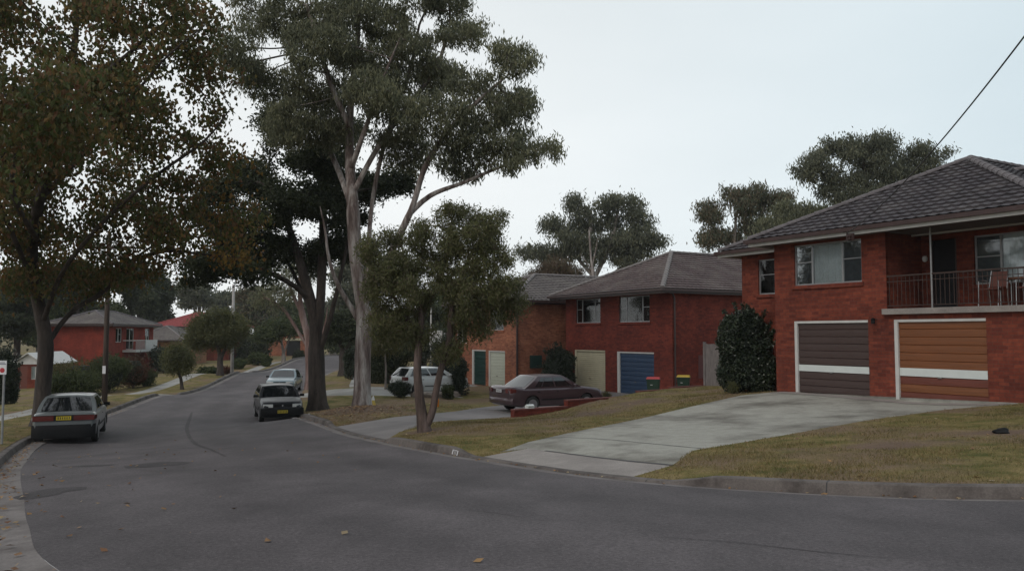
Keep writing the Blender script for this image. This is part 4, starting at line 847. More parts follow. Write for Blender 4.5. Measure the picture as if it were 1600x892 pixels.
# bottlebrush with forked trunk
tree('bottlebrush_tree', 'small bushy bottlebrush tree with forked brown trunk beside the kerb', 'tree', 21.3,
     [[(664, 673), (660, 650), (655, 615), (652, 575), (655, 535), (658, 495), (650, 450), (635, 410)], [(664, 668), (675, 640), (682, 605), (692, 565), (702, 530), (704, 495), (712, 455), (725, 420), (745, 380)], [(703, 510), (730, 490, -.2), (760, 470, -.2), (790, 450, -.2)], [(657, 500), (680, 450, .4), (700, 400, .4), (705, 350, .4)], [(654, 520), (625, 480), (600, 440)]],
     [(615, 400, 50, 45, 0, 1), (610, 455, 42, 50, 0, .9), (680, 375, 50, 42, 0, 1), (735, 360, 48, 36, 0, 1), (770, 400, 34, 36, 0, .8), (660, 440, 50, 40, -.4, 1), (740, 440, 50, 36, 0, 1), (790, 455, 32, 32, 0, .6), (705, 330, 34, 16, 0, .6), (645, 500, 32, 34, .2, .6), (740, 495, 46, 28, 0, .7), (600, 510, 24, 26, .2, .5), (765, 340, 20, 14, 0, .4), (700, 540, 16, 18, 0, .3)],
     .14, M_brb, L_cal, 62000, (.11, .03), 'up', natt=2800, step=.15, kill=.18, tip=.006, spread=.10, thr=.014, hang=.22, sub=22, subr=(.18, .42))
# second, reddish trunk behind the dark tree
tree('eucalyptus_tree', 'bare reddish gum with drooping crooked limbs behind the dark evergreen', 'tree', 47,
     [[(486, 612), (485, 570), (482, 530), (472, 490), (468, 450), (470, 410)], [(484, 545), (470, 525), (455, 500), (440, 480), (415, 465)], [(474, 495), (462, 470), (450, 440)], [(484, 560), (505, 520), (512, 480)]],
     [(430, 460, 30, 20, 0, 1.5), (455, 430, 30, 20, 0, 1.5), (480, 420, 30, 20, 0, 1.5)], .28, M_gumr, L_gum, 6000, (.18, .05), 'droop', natt=160, step=.5, kill=.6, tip=.02, spread=.3)
# left nature-strip trees
tree('wattle_tree', 'round-headed olive tree by the concrete pole on the far left verge', 'tree', 63,
     [[(344, 590), (344, 570), (343, 550), (335, 530), (325, 515)], [(344, 562), (352, 545), (362, 525)], [(343, 555), (340, 530), (342, 510)]],
     [(320, 515, 26, 20, 0, 0), (345, 505, 32, 16, 0, 0), (368, 515, 22, 16, 0, 0), (340, 525, 36, 16, 0, 0), (308, 535, 14, 14, 0, 0), (330, 498, 20, 9, 0, 0)], .22, M_darkb, L_wat, 26000, (.22, .07), 'any', natt=420, step=.35, kill=.5, tip=.02, spread=.35)
tree('wattle_tree', 'small leaning young tree on the left verge nearer than the round-headed one', 'tree', 52,
     [[(285, 602), (283, 592), (279, 582), (277, 565)]], [(275, 555, 16, 14, 0, 0), (270, 570, 14, 12, 0, 0), (288, 562, 14, 16, 0, 0), (278, 545, 14, 8, 0, 0)], .09, M_darkb, L_wat, 9000, (.17, .05), 'any', natt=160, step=.3, kill=.4, tip=.012, spread=.25)
tree('street_tree', 'small dark tree with pale forked trunk far along the left verge', 'tree', 95,
     [[(443, 568), (443, 555), (441, 540), (436, 525)], [(443, 552), (450, 535), (455, 520)]], [(430, 518, 22, 16, 0, 0), (450, 512, 20, 14, 0, 0), (415, 525, 16, 10, 0, 0)], .22, M_greyb, L_bush2, 9000, (.3, .12), 'any', natt=200, step=.5, kill=.7, tip=.02, spread=.5)
tree('street_tree', 'dark-trunked tree on the right verge beyond the big gum', 'tree', 62,
     [[(537, 585), (537, 565), (535, 545), (525, 525)], [(537, 555), (548, 535), (555, 515)]], [(520, 515, 30, 18, 0, 0), (545, 505, 30, 18, 0, 0), (560, 525, 22, 16, 0, 0)], .34, M_darkb, L_dark, 12000, (.24, .12), 'any', natt=260, step=.5, kill=.6, tip=.02, spread=.4)
tree('sapling', 'thin bare-stemmed sapling in the garden behind the big gum trunk', 'tree', 44, [[(602, 605), (603, 580), (602, 560)]], [(598, 545, 22, 12, 0, 0), (612, 540, 16, 10, 0, 0)], .05, M_greyb, L_yel, 2500, (.12, .05), 'any', natt=90, step=.25, kill=.3, tip=.012, spread=.2)
# trees behind the houses
tree('eucalyptus_tree', 'broad grey-green gum rising behind the brown tiled roofs', 'tree', 88,
     [[(925, 560), (926, 470), (925, 420), (920, 380), (925, 350)], [(926, 440), (945, 400), (960, 360), (965, 330)], [(925, 430), (900, 400), (880, 370)], [(926, 450), (970, 420), (1005, 390)], [(925, 470), (880, 430), (840, 405)]],
     [(955, 317, 32, 12, 0, 0), (908, 325, 24, 15, 0, 0), (982, 328, 15, 18, 0, 0), (876, 350, 20, 13, 0, 0), (930, 352, 36, 11, 1, 0), (995, 352, 12, 8, 0, 0), (1010, 372, 22, 11, 0, 0), (1030, 382, 11, 10, 0, 0), (960, 378, 38, 15, 0, 0), (885, 385, 36, 14, 0, 0), (905, 398, 40, 12, 1, 0), (824, 399, 11, 6, 0, 0), (850, 400, 16, 12, 0, 0), (995, 400, 24, 10, 0, 0), (1000, 385, 20, 10, 0, 0)],
     .55, M_greyb, L_far, 27000, (.45, .13), 'droop', natt=1500, step=.6, kill=.65, sub=1.5, subr=(.7, 1.5), tip=.03, spread=.5, thr=.09)
tree('eucalyptus_tree', 'brown-tinged gum just left of the tallest tree behind the right house', 'tree', 72,
     [[(1150, 560), (1150, 430), (1148, 380), (1150, 340)], [(1150, 400), (1125, 370), (1108, 345)], [(1150, 410), (1180, 360), (1195, 320)]],
     [(1140, 303, 24, 12, 0, 0), (1160, 322, 30, 14, 0, 0), (1104, 340, 17, 13, 0, 0), (1192, 312, 24, 11, 0, 0), (1110, 372, 16, 16, 0, 0), (1145, 365, 24, 14, 0, 0), (1180, 350, 16, 10, 0, 0), (1215, 312, 12, 8, 0, 0)],
     .35, M_greyb, L_farb, 13500, (.38, .11), 'droop', natt=900, step=.5, kill=.55, sub=1.6, subr=(.5, 1.1), tip=.03, spread=.4, thr=.08)
tree('eucalyptus_tree', 'green gum tucked under the tallest tree beside the roof slope', 'tree', 66,
     [[(1235, 560), (1235, 420), (1232, 370), (1235, 340)], [(1235, 390), (1255, 350), (1270, 330)]],
     [(1235, 335, 28, 15, 0, 0), (1210, 355, 22, 14, 0, 0), (1262, 340, 26, 20, 0, 0), (1240, 362, 30, 16, 0, 0), (1195, 380, 18, 12, 0, 0)], .3, M_greyb, L_gum, 18000, (.34, .1), 'droop', natt=600, step=.5, kill=.55, sub=1.6, subr=(.5, 1.1), tip=.03, spread=.4, thr=.08)
tree('eucalyptus_tree', 'tallest dark gum crown above the grey tiled roof of the right house', 'tree', 60,
     [[(1365, 560), (1365, 400), (1362, 340), (1355, 290), (1350, 250)], [(1364, 370), (1325, 330), (1300, 290), (1280, 268)], [(1364, 360), (1395, 310), (1425, 275), (1445, 255)], [(1363, 345), (1380, 290), (1385, 245)]],
     [(1350, 220, 36, 14, 0, 0), (1312, 236, 24, 14, 0, 0), (1390, 228, 16, 15, 0, 0), (1345, 245, 40, 14, 1, 0), (1278, 262, 22, 13, 0, 0), (1262, 275, 11, 8, 0, 0), (1300, 290, 24, 14, 0, 0), (1382, 262, 30, 16, 0, 0), (1440, 245, 26, 12, 0, 0), (1458, 258, 18, 12, 0, 0), (1410, 280, 28, 14, 0, 0), (1340, 290, 28, 12, 0, 0), (1310, 312, 24, 12, 0, 0), (1365, 300, 26, 12, 0, 0)],
     .45, M_darkb, L_far, 26000, (.30, .09), 'droop', natt=1600, step=.45, kill=.5, sub=1.8, subr=(.5, 1.1), tip=.022, spread=.34, thr=.065)
tree('dead_tree', 'leafless pale dead tree rising behind the brown tiled roof', 'tree', 70, [[(927, 560), (927, 440), (924, 410), (921, 370), (920, 355)], [(926, 430), (918, 412), (910, 402)], [(925, 415), (930, 395), (934, 372)]], [(921, 360, 3, 8, 0, .2), (934, 370, 3, 6, 0, .2), (909, 402, 3, 4, 0, .2)], .16, M_gumb, L_far, 30, (.1, .03), 'droop', natt=20, step=.5, kill=.5, tip=.02)
tree('feathery_tree', 'reddish brown feathery tree low behind the grey tiled roof', 'tree', 68, [[(875, 560), (875, 450), (872, 430)]], [(870, 422, 26, 12, 0, 0), (850, 430, 18, 14, 0, 0), (893, 430, 18, 10, 0, 0), (835, 440, 14, 16, 0, 0)], .2, M_brb, leafmat('leaf_feather', [(.10, .07, .05), (.13, .09, .06), (.09, .085, .05)]), 14000, (.3, .06), 'up', natt=260, step=.5, kill=.6, tip=.02, spread=.4, thr=.08)
# left background: individual crowns behind the far houses and at the road end
bgt = [(215, 455, 105, 50, 45, 'dark conifer mass of a tree behind the red brick house across the street', L_dark, 22000), (120, 450, 100, 70, 50, 'dark tree farthest left behind the brick house', L_dark, 16000), (25, 470, 80, 60, 60, 'dark tree left of the white-gabled house', L_dark, 14000),
       (310, 455, 150, 34, 28, 'hazy grey gum above the bright red roof', L_far, 16000), (345, 475, 170, 30, 20, 'low hazy tree right of the grey gum', L_far, 9000), (400, 480, 130, 34, 40, 'brown-grey tree behind the concrete pole', L_farb, 14000), (395, 540, 120, 26, 22, 'shadowy tree behind the far lawn hedges', L_dark, 9000),
       (455, 500, 150, 40, 40, 'tree closing the road end above the small garage', L_bush2, 14000), (520, 500, 140, 45, 40, 'tree filling the gap between the two big trunks', L_far, 13000), (600, 520, 85, 45, 45, 'dark tree behind the white hatchback', L_dark, 16000), (660, 520, 78, 45, 50, 'dark tree left of the orange brick house', L_dark, 16000), (560, 450, 110, 50, 60, 'tall hazy tree behind the gum trunk', L_far, 12000), (700, 480, 95, 40, 50, 'green tree rising behind the orange brick house', L_bush2, 12000),
       (250, 500, 130, 30, 26, 'tree between the grey roof and the red roof', L_dark, 8000), (560, 540, 130, 50, 22, 'low tree line right of the road end', L_bush2, 9000), (350, 530, 135, 26, 18, 'dark hedge-like tree behind the olive tree', L_dark, 8000), (790, 470, 100, 40, 40, 'green tree peeking left of the grey tiled roof', L_far, 10000), (60, 500, 98, 60, 40, 'dark tree filling the gap above the white gable', L_bush2, 12000), (-20, 500, 95, 60, 46, 'dark tree behind the tall hedge at the left edge', L_bush2, 10000), (150, 490, 112, 60, 34, 'tree rising directly behind the roof of the red brick house across the street', L_bush2, 12000), (-60, 480, 70, 70, 60, 'tree beyond the left picture edge', L_dark, 9000)]
for (px, py, Y, rx, ry, lb, lm, n) in bgt:
    cl = [(px+rx*.5*math.cos(a), py+ry*.5*math.sin(a)*.9, rx*RNG.uniform(.42, .58), ry*RNG.uniform(.38, .55), RNG.uniform(-1, 1), 0) for a in RNG.uniform(0, 6.28, 5)]+[(px, py, rx*.55, ry*.5, 0, 0)]
    p = atY(px, py, Y); gy = 522+(CAMZ-g1(p.x, p.y))*1280/Y
    tree('background_tree', lb, 'tree', Y, [[(px, gy), (px+2, (gy+py)/2), (px, py)], [(px+1, (gy+py)/2+6), (px+rx*.4, py)], [(px+1, (gy+py)/2+3), (px-rx*.4, py+ry*.2)]], cl, .0042*Y, M_darkb if lm is L_dark else M_greyb, lm, n, (.0045*Y, .0022*Y), 'any', natt=200, step=.008*Y, kill=.011*Y, tip=.03, spread=.0048*Y, thr=.1, group='trees behind the houses and at the road end', sides=6)

# shrubs
def bpx(px, py, Y, rx, rz, mat, label, n=6000, leaf=(.1, .05), ry=None, name='shrub', **k):
    p = atY(px, py, Y); m = Y/1280; return bush(name, label, (p.x, p.y), (rx*m, ry or rx*m, rz*m/2*1.0), mat, n, leaf, **k)
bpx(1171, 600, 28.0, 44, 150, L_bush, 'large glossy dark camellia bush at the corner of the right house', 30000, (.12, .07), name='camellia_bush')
bpx(873, 600, 44.0, 27, 80, L_bush, 'dark rounded shrub in the gap between the orange and dark red houses', 8000, (.14, .08))
bpx(112, 618, 36, 38, 62, L_bush2, 'clipped round green shrub behind the silver car', 9000, (.09, .05))
bpx(125, 590, 52, 46, 66, L_yel, 'pale-tipped tall shrub in front of the brick wall across the street', 9000, (.12, .06))
bpx(170, 600, 52, 34, 70, L_bush2, 'dark green shrub behind the timber pole', 7000, (.12, .06)); bpx(208, 598, 55, 26, 62, L_redb, 'reddish leaved shrub under the white balcony', 6000, (.12, .05))
bpx(225, 600, 56, 20, 30, L_bush2, 'low green shrub right of the reddish one', 4000, (.11, .05)); bpx(3, 610, 42, 24, 105, L_bush, 'tall dark hedge at the left edge beside the street sign', 10000, (.14, .08)); bpx(255, 592, 80, 22, 50, L_bush, 'dark shrub at the foot of the side stair', 4000, (.18, .09))
for px, py, Y, rx, rz, m, lb in ((322, 578, 72, 14, 16, L_bush2, 'clipped green ball left of the olive tree trunk'), (337, 577, 73, 10, 16, L_bush2, 'small clipped green ball touching the left side of the olive trunk'), (353, 578, 73, 10, 18, L_redb, 'reddish hedge shrub right of the olive trunk'), (374, 565, 88, 12, 18, L_bush2, 'bright green ball shrub right of the concrete pole'),
                               (402, 562, 92, 14, 22, L_bush2, 'grey-green shrub on the far lawn'), (390, 562, 95, 8, 10, L_wat, 'smallest pale shrub on the far lawn'), (416, 562, 90, 8, 20, L_bush2, 'narrow green shrub beside the far pale trunks'), (467, 560, 100, 10, 20, L_dark, 'dark shrub by the far road bend')):
    bpx(px, py, Y, rx, rz, m, lb, 2500, (.2, .1), group='shrubs on the far left lawns')
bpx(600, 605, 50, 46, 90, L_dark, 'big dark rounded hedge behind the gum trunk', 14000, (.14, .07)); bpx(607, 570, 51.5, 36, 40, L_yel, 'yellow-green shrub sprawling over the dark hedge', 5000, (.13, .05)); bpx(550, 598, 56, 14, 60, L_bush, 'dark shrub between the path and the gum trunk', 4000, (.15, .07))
bpx(718, 612, 44.0, 14, 70, L_bush, 'dark shrub at the nose of the white hatchback', 5000, (.11, .05)); bpx(700, 618, 42.0, 10, 26, L_bush2, 'small green plant by the garden rocks', 2500, (.09, .04)); bpx(625, 622, 40, 18, 30, L_bush, 'low strappy plant beside the garden cone', 3000, (.2, .03)); bpx(690, 560, 52, 26, 90, L_bush, 'tall dark shrub left of the orange brick house', 7000, (.13, .07))
bpx(948, 620, 38.5, 8, 14, L_yel, 'small straggly potted plant by the cream garage door', 700, (.08, .02)); bpx(1145, 612, 27.3, 10, 22, L_wat, 'dry ferny plant at the foot of the camellia bush', 1200, (.09, .02))

# ------------------------------------------------------------------ cars
def lerp(a, b, t): return a+(b-a)*t
def _unused(): pass
def car(name, label, p, front, heading, paint, spec):
    """front: world point on the ground under the car's centre; heading: unit vector the nose points to"""
    L, Wd, H = spec['L'], spec['W'], spec['H']; hw = Wd/2
    z0 = float(p[2]) if len(p) > 2 else (float(baseh([p[0]], [p[1]])[0])+.03 if spec.get('road', True) else g1(*p))
    root = thing(name, label, 'car', (p[0], p[1], z0), math.atan2(heading[1], heading[0]))
    root.rotation_euler = (0, spec.get('pitch', 0), math.atan2(heading[1], heading[0]))
    xr, xf = -L/2, L/2; belt = spec['belt']; hood = spec['hood']; boot = spec['boot']
    top = [(xr, boot-.13), (xr+.06, boot-.02), (xr+.2, boot), (spec['rb'], belt+.01), (0, belt-.01), (spec['fb'], belt), (spec['fb']+.05, hood+.02), (xf-.35, hood-.07), (xf-.08, hood-.16), (xf, hood-.26)]
    bot = [(xr, .36), (xr+.15, .27), (xr+.5, .22), (xf-.5, .2), (xf-.12, .25), (xf, .34)]
    wid = [(xr, .86), (xr+.08, .93), (xr+.35, .985), (0, 1), (xf-.5, .985), (xf-.12, .93), (xf, .82)]
    I = lambda tab, x: float(np.interp(x, [t[0] for t in tab], [t[1] for t in tab]))
    xs = sorted(set([xr+L*i/34 for i in range(35)]+[t[0] for t in top])); bm = NB(); rings = []
    for x in xs:
        T = (I(top, x-.04)+I(top, x+.04)+I(top, x))/3 if xr < x < xf else I(top, x); B = I(bot, x); w = hw*I(wid, x); mid = B+(T-B)*.5
        half = [(0, B), (w*.8, B), (w*.955, B+.05), (w*.985, mid-.1), (w, mid+.02), (w*.985, T-.12), (w*.955, T-.05), (w*.90, T-.012), (w*.6, T+.012), (0, T+.02)]
        ring = [bm.verts.new((x, y, z)) for y, z in half]+[bm.verts.new((x, -y, z)) for y, z in half[-2:0:-1]]; rings.append(ring)
    for a, b in zip(rings, rings[1:]):
        for k in range(len(a)): bm.faces.new((a[k], a[(k+1) % len(a)], b[(k+1) % len(b)], b[k]))
    bm.faces.new(rings[0][::-1]); bm.faces.new(rings[-1]); body = fin('body', bm, paint, root, smooth=True)
    wr = spec.get('wr', .3); ax = (spec['wf'], spec['wrr'])
    cut = NB()
    for x in ax:
        for s in (-1, 1): lathe(cut, [(wr+.055, s*(hw+.05)), (wr+.055, s*(hw-.26))], 'y', 28, (x, 0, wr+.01))
    co = fin('cut', cut, paint); co.parent = None
    md = body.modifiers.new('b', 'BOOLEAN'); md.object = co; md.operation = 'DIFFERENCE'; md.solver = 'EXACT'
    rt = root.matrix_world.copy()
    sv = (root.location.copy(), root.rotation_euler.copy()); root.location = (0, 0, 0); root.rotation_euler = (0, 0, 0)
    bpy.context.view_layer.update(); dg = bpy.context.evaluated_depsgraph_get(); nm = bpy.data.meshes.new_from_object(body.evaluated_get(dg))
    body.modifiers.clear(); body.data = nm; bpy.data.objects.remove(co); root.location, root.rotation_euler = sv
    for poly in nm.polygons: poly.use_smooth = True
    try: nm.set_sharp_from_angle(angle=R(32))
    except Exception: pass
    # cabin
    rb, fb, rt_, ft = spec['rb'], spec['fb'], spec['rt'], spec['ft']; wb, wt = hw*.93, hw*.74; zb, zt = belt-.03, H-.03
    c8 = {(0, 0): (rb, wb, zb), (1, 0): (fb, wb, zb), (0, 1): (rt_, wt, zt), (1, 1): (ft, wt, zt)}
    bm = NB(); nx = 8; ny = 6
    def side(u, v, s, off=0):
        a = [lerp(c8[(0, 0)][k], c8[(1, 0)][k], u) for k in range(3)]; b = [lerp(c8[(0, 1)][k], c8[(1, 1)][k], u) for k in range(3)]; q = [lerp(a[k], b[k], v) for k in range(3)]
        return Vector((q[0], s*(q[1]+off+.035*math.sin(math.pi*v)*1), q[2]+off*.3))
    def roofp(u, t): x = lerp(rt_, ft, u); y = wt*(2*t-1); return Vector((x, y, zt+.055*(1-(2*t-1)**2)*math.sin(math.pi*(.12+.76*u))**.5))
    def endp(f, t, v, off=0):
        a = c8[(f, 0)]; b = c8[(f, 1)]; sgn = 1 if f else -1; y = lerp(a[1], b[1], v)+.035*math.sin(math.pi*v); bul = .07*(1-(2*t-1)**2)
        top_ = .055*(1-(2*t-1)**2)*math.sin(math.pi*.12)**.5*v
        return Vector((lerp(a[0], b[0], v)+sgn*(bul+off), y*(2*t-1), lerp(a[2], b[2], v)+off*.5+top_))
    def patch(fn, nu, nv):
        g = [[bm.verts.new(fn(i/nu, j/nv)) for j in range(nv+1)] for i in range(nu+1)]
        for i in range(nu):
            for j in range(nv): bm.faces.new((g[i][j], g[i+1][j], g[i+1][j+1], g[i][j+1]))
    for s in (1, -1): patch(lambda u, v: side(u, v, s), nx, 5)
    patch(lambda u, t: roofp(u, t), nx, ny)
    for f in (0, 1): patch(lambda t, v: endp(f, t, v), ny, 5)
    bmesh.ops.remove_doubles(bm, verts=bm.verts, dist=.012)
    cb = fin('cabin', bm, paint, root, smooth=True)
    try: cb.data.set_sharp_from_angle(angle=R(40))
    except Exception: pass
    def glass(nm_, fn, nu=5, nv=4):
        nonlocal bm
        bm = NB(); patch(fn, nu, nv); return fin(nm_, bm, M_carglass, root, smooth=True)
    sw = spec.get('sw', [(.14, .46), (.49, .86)])
    for s in (1, -1):
        for a, b in sw:
            def fn(u, v, a=a, b=b, s=s):
                uu = lerp(a, b, u); return side(uu, lerp(.14, .88, v), s, .006)
            glass('side_window', fn)
    for f, nm_ in ((1, 'windscreen'), (0, 'rear_window')): glass(nm_, lambda t, v: endp(f, lerp(.07, .93, t), lerp(.12, .90, v), .007))
    # wheels
    for x in ax:
        for s in (1, -1):
            bm = NB(); w_ = .17; lathe(bm, [(wr*.62, 0), (wr*.93, 0), (wr, -.03), (wr, -w_+.03), (wr*.93, -w_), (wr*.62, -w_)] if s > 0 else [(wr*.62, 0), (wr*.93, 0), (wr, .03), (wr, w_-.03), (wr*.93, w_), (wr*.62, w_)], 'y', 28)
            wh = fin('wheel', bm, M_rubber, root, smooth=True, loc=(x, s*(hw-.02), wr))
            try: wh.data.set_sharp_from_angle(angle=R(40))
            except Exception: pass
            bm = NB(); o = s*.006
            lathe(bm, [(wr*.2, o+s*.01), (wr*.0+.01, o+s*.02)], 'y', 12)
            for k in range(spec.get('spokes', 5)):
                a = 2*math.pi*k/spec.get('spokes', 5); c_, s_ = math.cos(a), math.sin(a); wd = spec.get('spw', .035)
                q = [Vector((c_*r_-s_*t_, o, s_*r_+c_*t_)) for r_, t_ in ((.04, -wd), (wr*.6, -wd*1.2), (wr*.6, wd*1.2), (.04, wd))]; prism(bm, q, (0, -s*.02, 0))
            lathe(bm, [(wr*.66, o), (wr*.55, o-s*.004), (wr*.55, o-s*.06), (wr*.6, o-s*.07)], 'y', 28)
            fin('rim', bm, M_alu, wh); bm = NB(); lathe(bm, [(wr*.56, -s*.08), (wr*.05, -s*.075)], 'y', 16); fin('brake_disc', bm, M_black, wh)
    # bumpers
    def bumper(nm_, xe, sgn, m, zc=.44, hh=.10, dp=.09):
        bm = NB(); g = []
        for t in np.linspace(-1, 1, 13):
            y = t*hw*.97; x = xe+sgn*(.05-.13*abs(t)**8); g.append([bm.verts.new((x-sgn*dp*k, y, z)) for k, z in ((1.4, zc-hh), (.15, zc-hh), (-.1, zc-hh*.4), (-.1, zc+hh*.5), (.1, zc+hh), (1.4, zc+hh))])
        for a, b in zip(g, g[1:]):
            for k in range(5): bm.faces.new((a[k], a[k+1], b[k+1], b[k]))
        bm.faces.new(g[0]); bm.faces.new(g[-1][::-1]); o = fin(nm_, bm, m, root, smooth=True)
        try: o.data.set_sharp_from_angle(angle=R(50))
        except Exception: pass
    bumper('front_bumper', xf, 1, spec.get('bm', M_black), spec.get('bz', .44), spec.get('bh', .11)); bumper('rear_bumper', xr, -1, spec.get('bm', M_black), spec.get('bz', .44)+.02, spec.get('bh', .11))
    # lights
    hz = spec.get('hz', hood-.22)
    for s in (1, -1):
        bm = NB(); y0, y1 = s*hw*.86, s*hw*.44; pts = [(xf-.09, y0, hz-.065), (xf+.02, y1, hz-.065), (xf+.01, y1, hz+.055), (xf-.10, y0, hz+.05)]; prism(bm, pts, (.03, 0, 0)); fin('headlight', bm, M_lamp, root)
        bm = NB(); tz = spec.get('tz', boot-.16); yy0, yy1 = s*hw*.93, s*hw*(spec.get('tl', .45)); th_ = spec.get('th', .07)
        bx_ = -.012 if spec.get('band') else .05; prism(bm, [(xr+bx_, yy0, tz-th_), (xr-.012, yy1, tz-th_), (xr-.008, yy1, tz+th_), (xr+bx_+.005, yy0, tz+th_)], (-.02, 0, 0)); prism(bm, [(xr+.05, yy0, tz-th_), (xr+.05, yy0, tz+th_), (xr+.22, s*hw*.985, tz+th_*.8), (xr+.22, s*hw*.985, tz-th_*.7)], (0, s*.012, 0)); fin('taillight', bm, spec.get('tm', M_red), root)
        bm = NB(); prism(bm, [(0, 0, 0), (.13, 0, .01), (.12, 0, .10), (.01, 0, .11)], (0, s*.17, 0)); box(bm, .05, .1, -s*.05 if s > 0 else 0, 0 if s > 0 else .05, .02, .05); bmesh.ops.bevel(bm, geom=bm.edges[:], offset=.012, segments=1, affect='EDGES')
        fin('wing_mirror', bm, spec.get('mm', M_black), root, loc=(fb-.45, s*(hw-.02), belt+.0))
        for xx in spec.get('dh', (-.15, )):
            bm = NB(); box(bm, xx-.09, xx, min(s*hw, s*(hw+.012)), max(s*hw, s*(hw+.012)), belt-.16, belt-.135); fin('door_handle', bm, M_black, root)
        bm = NB()
        prism(bm, [(spec['wrr']+wr+.1, s*(hw-.004), .47), (spec['wf']-wr-.1, s*(hw-.004), .47), (spec['wf']-wr-.1, s*(hw-.004), .51), (spec['wrr']+wr+.1, s*(hw-.004), .51)], (0, s*.012, 0)); fin('side_trim', bm, M_black, root)
    bm = NB(); box(bm, xf-.02, xf+.012, -hw*.40, hw*.40, hz-.055, hz+.045); gr = fin('grille', bm, M_black, root)
    bm = NB(); bmesh.ops.create_circle(bm, cap_ends=True, radius=.035, segments=12, matrix=Matrix.Translation((xf+.016, 0, hz))@Matrix.Rotation(R(90), 4, 'Y')); fin('badge', bm, M_chrome, gr)
    def plate(x, z, sgn, m):
        bm = NB(); box(bm, x-.006, x+.006, -.19, .19, z-.055, z+.055); pl = fin('number_plate', bm, m, root); bm = NB()
        for k in range(6):
            y = -.14+k*.056
            box(bm, x+sgn*.007-.002, x+sgn*.007+.002, y-.015, y+.008, z-.032, z+.034)
        fin('plate_lettering', bm, spec.get('pi', M_ink), pl)
    if spec.get('fp', True): plate(xf+.085, .47, 1, spec.get('pl', M_plate))
    plate(xr+spec.get('rpx', -.025), spec.get('rpz', boot-.17), -1, spec.get('pl', M_plate))
    if spec.get('band'):
        bm = NB(); box(bm, xr-.012, xr+.03, -hw*.93, hw*.93, spec['tz']-th_-.012, spec['tz']+th_+.012); fin('rear_panel', bm, M_black, root)
    return root
def paint(name, c, metal=.3): return pm(name, c, .32, .05, 1.5, metal=metal, coat=.8)
P_silver = pm('paint_silver', (.17, .185, .19), .28, .1, 2, metal=.35, coat=.4); P_navy = pm('paint_navy', (.007, .008, .013), .35, .05, 1.5, coat=.25); P_ice = paint('paint_ice', (.17, .235, .265)); P_plum = paint('paint_plum', (.085, .055, .062), .45); P_white = paint('paint_white', (.60, .61, .60), 0)
box80 = dict(L=4.35, W=1.68, H=1.37, belt=.92, hood=.92, boot=.95, rb=-1.62, fb=.95, rt=-1.02, ft=.22, wf=1.32, wrr=-1.2, wr=.295, tz=.80, tl=.30, th=.07, band=True, bz=.40, bh=.19, spokes=4, spw=.06, fp=False, rpz=.80, rpx=-.03)  # black bumpers made extra tall: they also paint shade over the lower body
car('sedan_car', 'silver older boxy sedan parked at the left kerb seen from behind', (-13.62, 25.6), None, Vector((-.375, .927)).normalized(), P_silver, box80)
hatch = dict(L=4.05, W=1.66, H=1.37, belt=.93, hood=.93, boot=.96, rb=-1.95, fb=.98, rt=-1.45, ft=.15, wf=1.28, wrr=-1.17, wr=.29, bz=.44, bh=.15, sw=[(.1, .46), (.49, .86)], mm=M_black, hz=.70)
car('hatchback_car', 'black hatchback with yellow plate parked at the right kerb facing the camera', (-9.55, 33.6), None, Vector((.36, -.93)).normalized(), P_navy, hatch)
sed = dict(L=4.4, W=1.69, H=1.38, belt=.93, hood=.93, boot=.98, rb=-1.68, fb=1.02, rt=-.98, ft=.2, wf=1.33, wrr=-1.25, wr=.30, bm=P_ice, hz=.7)
car('sedan_car', 'pale icy blue sedan parked behind the black hatchback', (-13.75, 49.8), None, Vector((.14, -.99)).normalized(), P_ice, sed)
plum = dict(L=4.5, W=1.74, H=1.41, belt=.94, hood=.93, boot=1.02, rb=-1.62, fb=1.12, rt=-.88, ft=.28, wf=1.36, wrr=-1.26, wr=.31, bm=P_plum, road=False, spokes=6, spw=.03, sw=[(.15, .27), (.285, .52), (.55, .86)], tz=.86, tl=.55, th=.085, fp=False, rpz=.84, pl=M_signw, mm=P_plum, dh=(-.05, -.95))
car('sedan_car', 'dark plum coloured sedan parked on the driveway beside the low brick wall', (1.4, 33.1), None, Vector((.84, .54)).normalized(), P_plum, plum)
wh = dict(L=4.0, W=1.69, H=1.46, belt=.98, hood=1.0, boot=1.02, rb=-1.93, fb=1.1, rt=-1.5, ft=.25, wf=1.28, wrr=-1.2, wr=.31, bm=P_white, road=False, sw=[(.08, .24), (.27, .5), (.53, .86)], tz=.9, tl=.7, th=.1, fp=False, rpz=.7, pl=M_signw, mm=P_white, dh=(-.05, -.85))
car('hatchback_car', 'white hatchback in the garden driveway beyond the forked trunk', (-4.4, 44.0), None, Vector((.80, .60)).normalized(), P_white, wh)

# ------------------------------------------------------------------ street furniture and small things
def pole(name, label, px, Y, h, r, mat, cat='pole', lean=0):
    p = atY(px, 600, Y); z = g1(p.x, p.y); o = thing(name, label, cat, (p.x, p.y, z)); bm = NB(); tube(bm, [(0, 0, -.3), (lean*.5, 0, h*.5), (lean, 0, h)], [r*1.15, r, r*.8], 14); fin('pole_shaft', bm, mat, o, smooth=True); return o
up = pole('timber_pole', 'dark timber power pole with a small white notice on the left verge', 164, 36, 7.6, .105, M_pole, 'power pole')
bm = NB(); box(bm, -1.2, 1.2, -.2, -.1, 6.9, 7.02); fin('crossarm', bm, M_pole, up)
bm = NB()
for x in (-1.05, -.4, .4, 1.05): lathe(bm, [(.03, 7.02), (.05, 7.08), (.03, 7.16), (0.01, 7.2)], 'z', 8, (x, -.15, 0))
fin('insulator', bm, M_lamp, up)
zl = (522-577)*36/1280+CAMZ-g1(atY(164, 600, 36).x, 36)
bm = NB(); box(bm, -.07, .07, -.125, -.115, zl-.17, zl+.17); fin('notice', bm, M_signw, up)
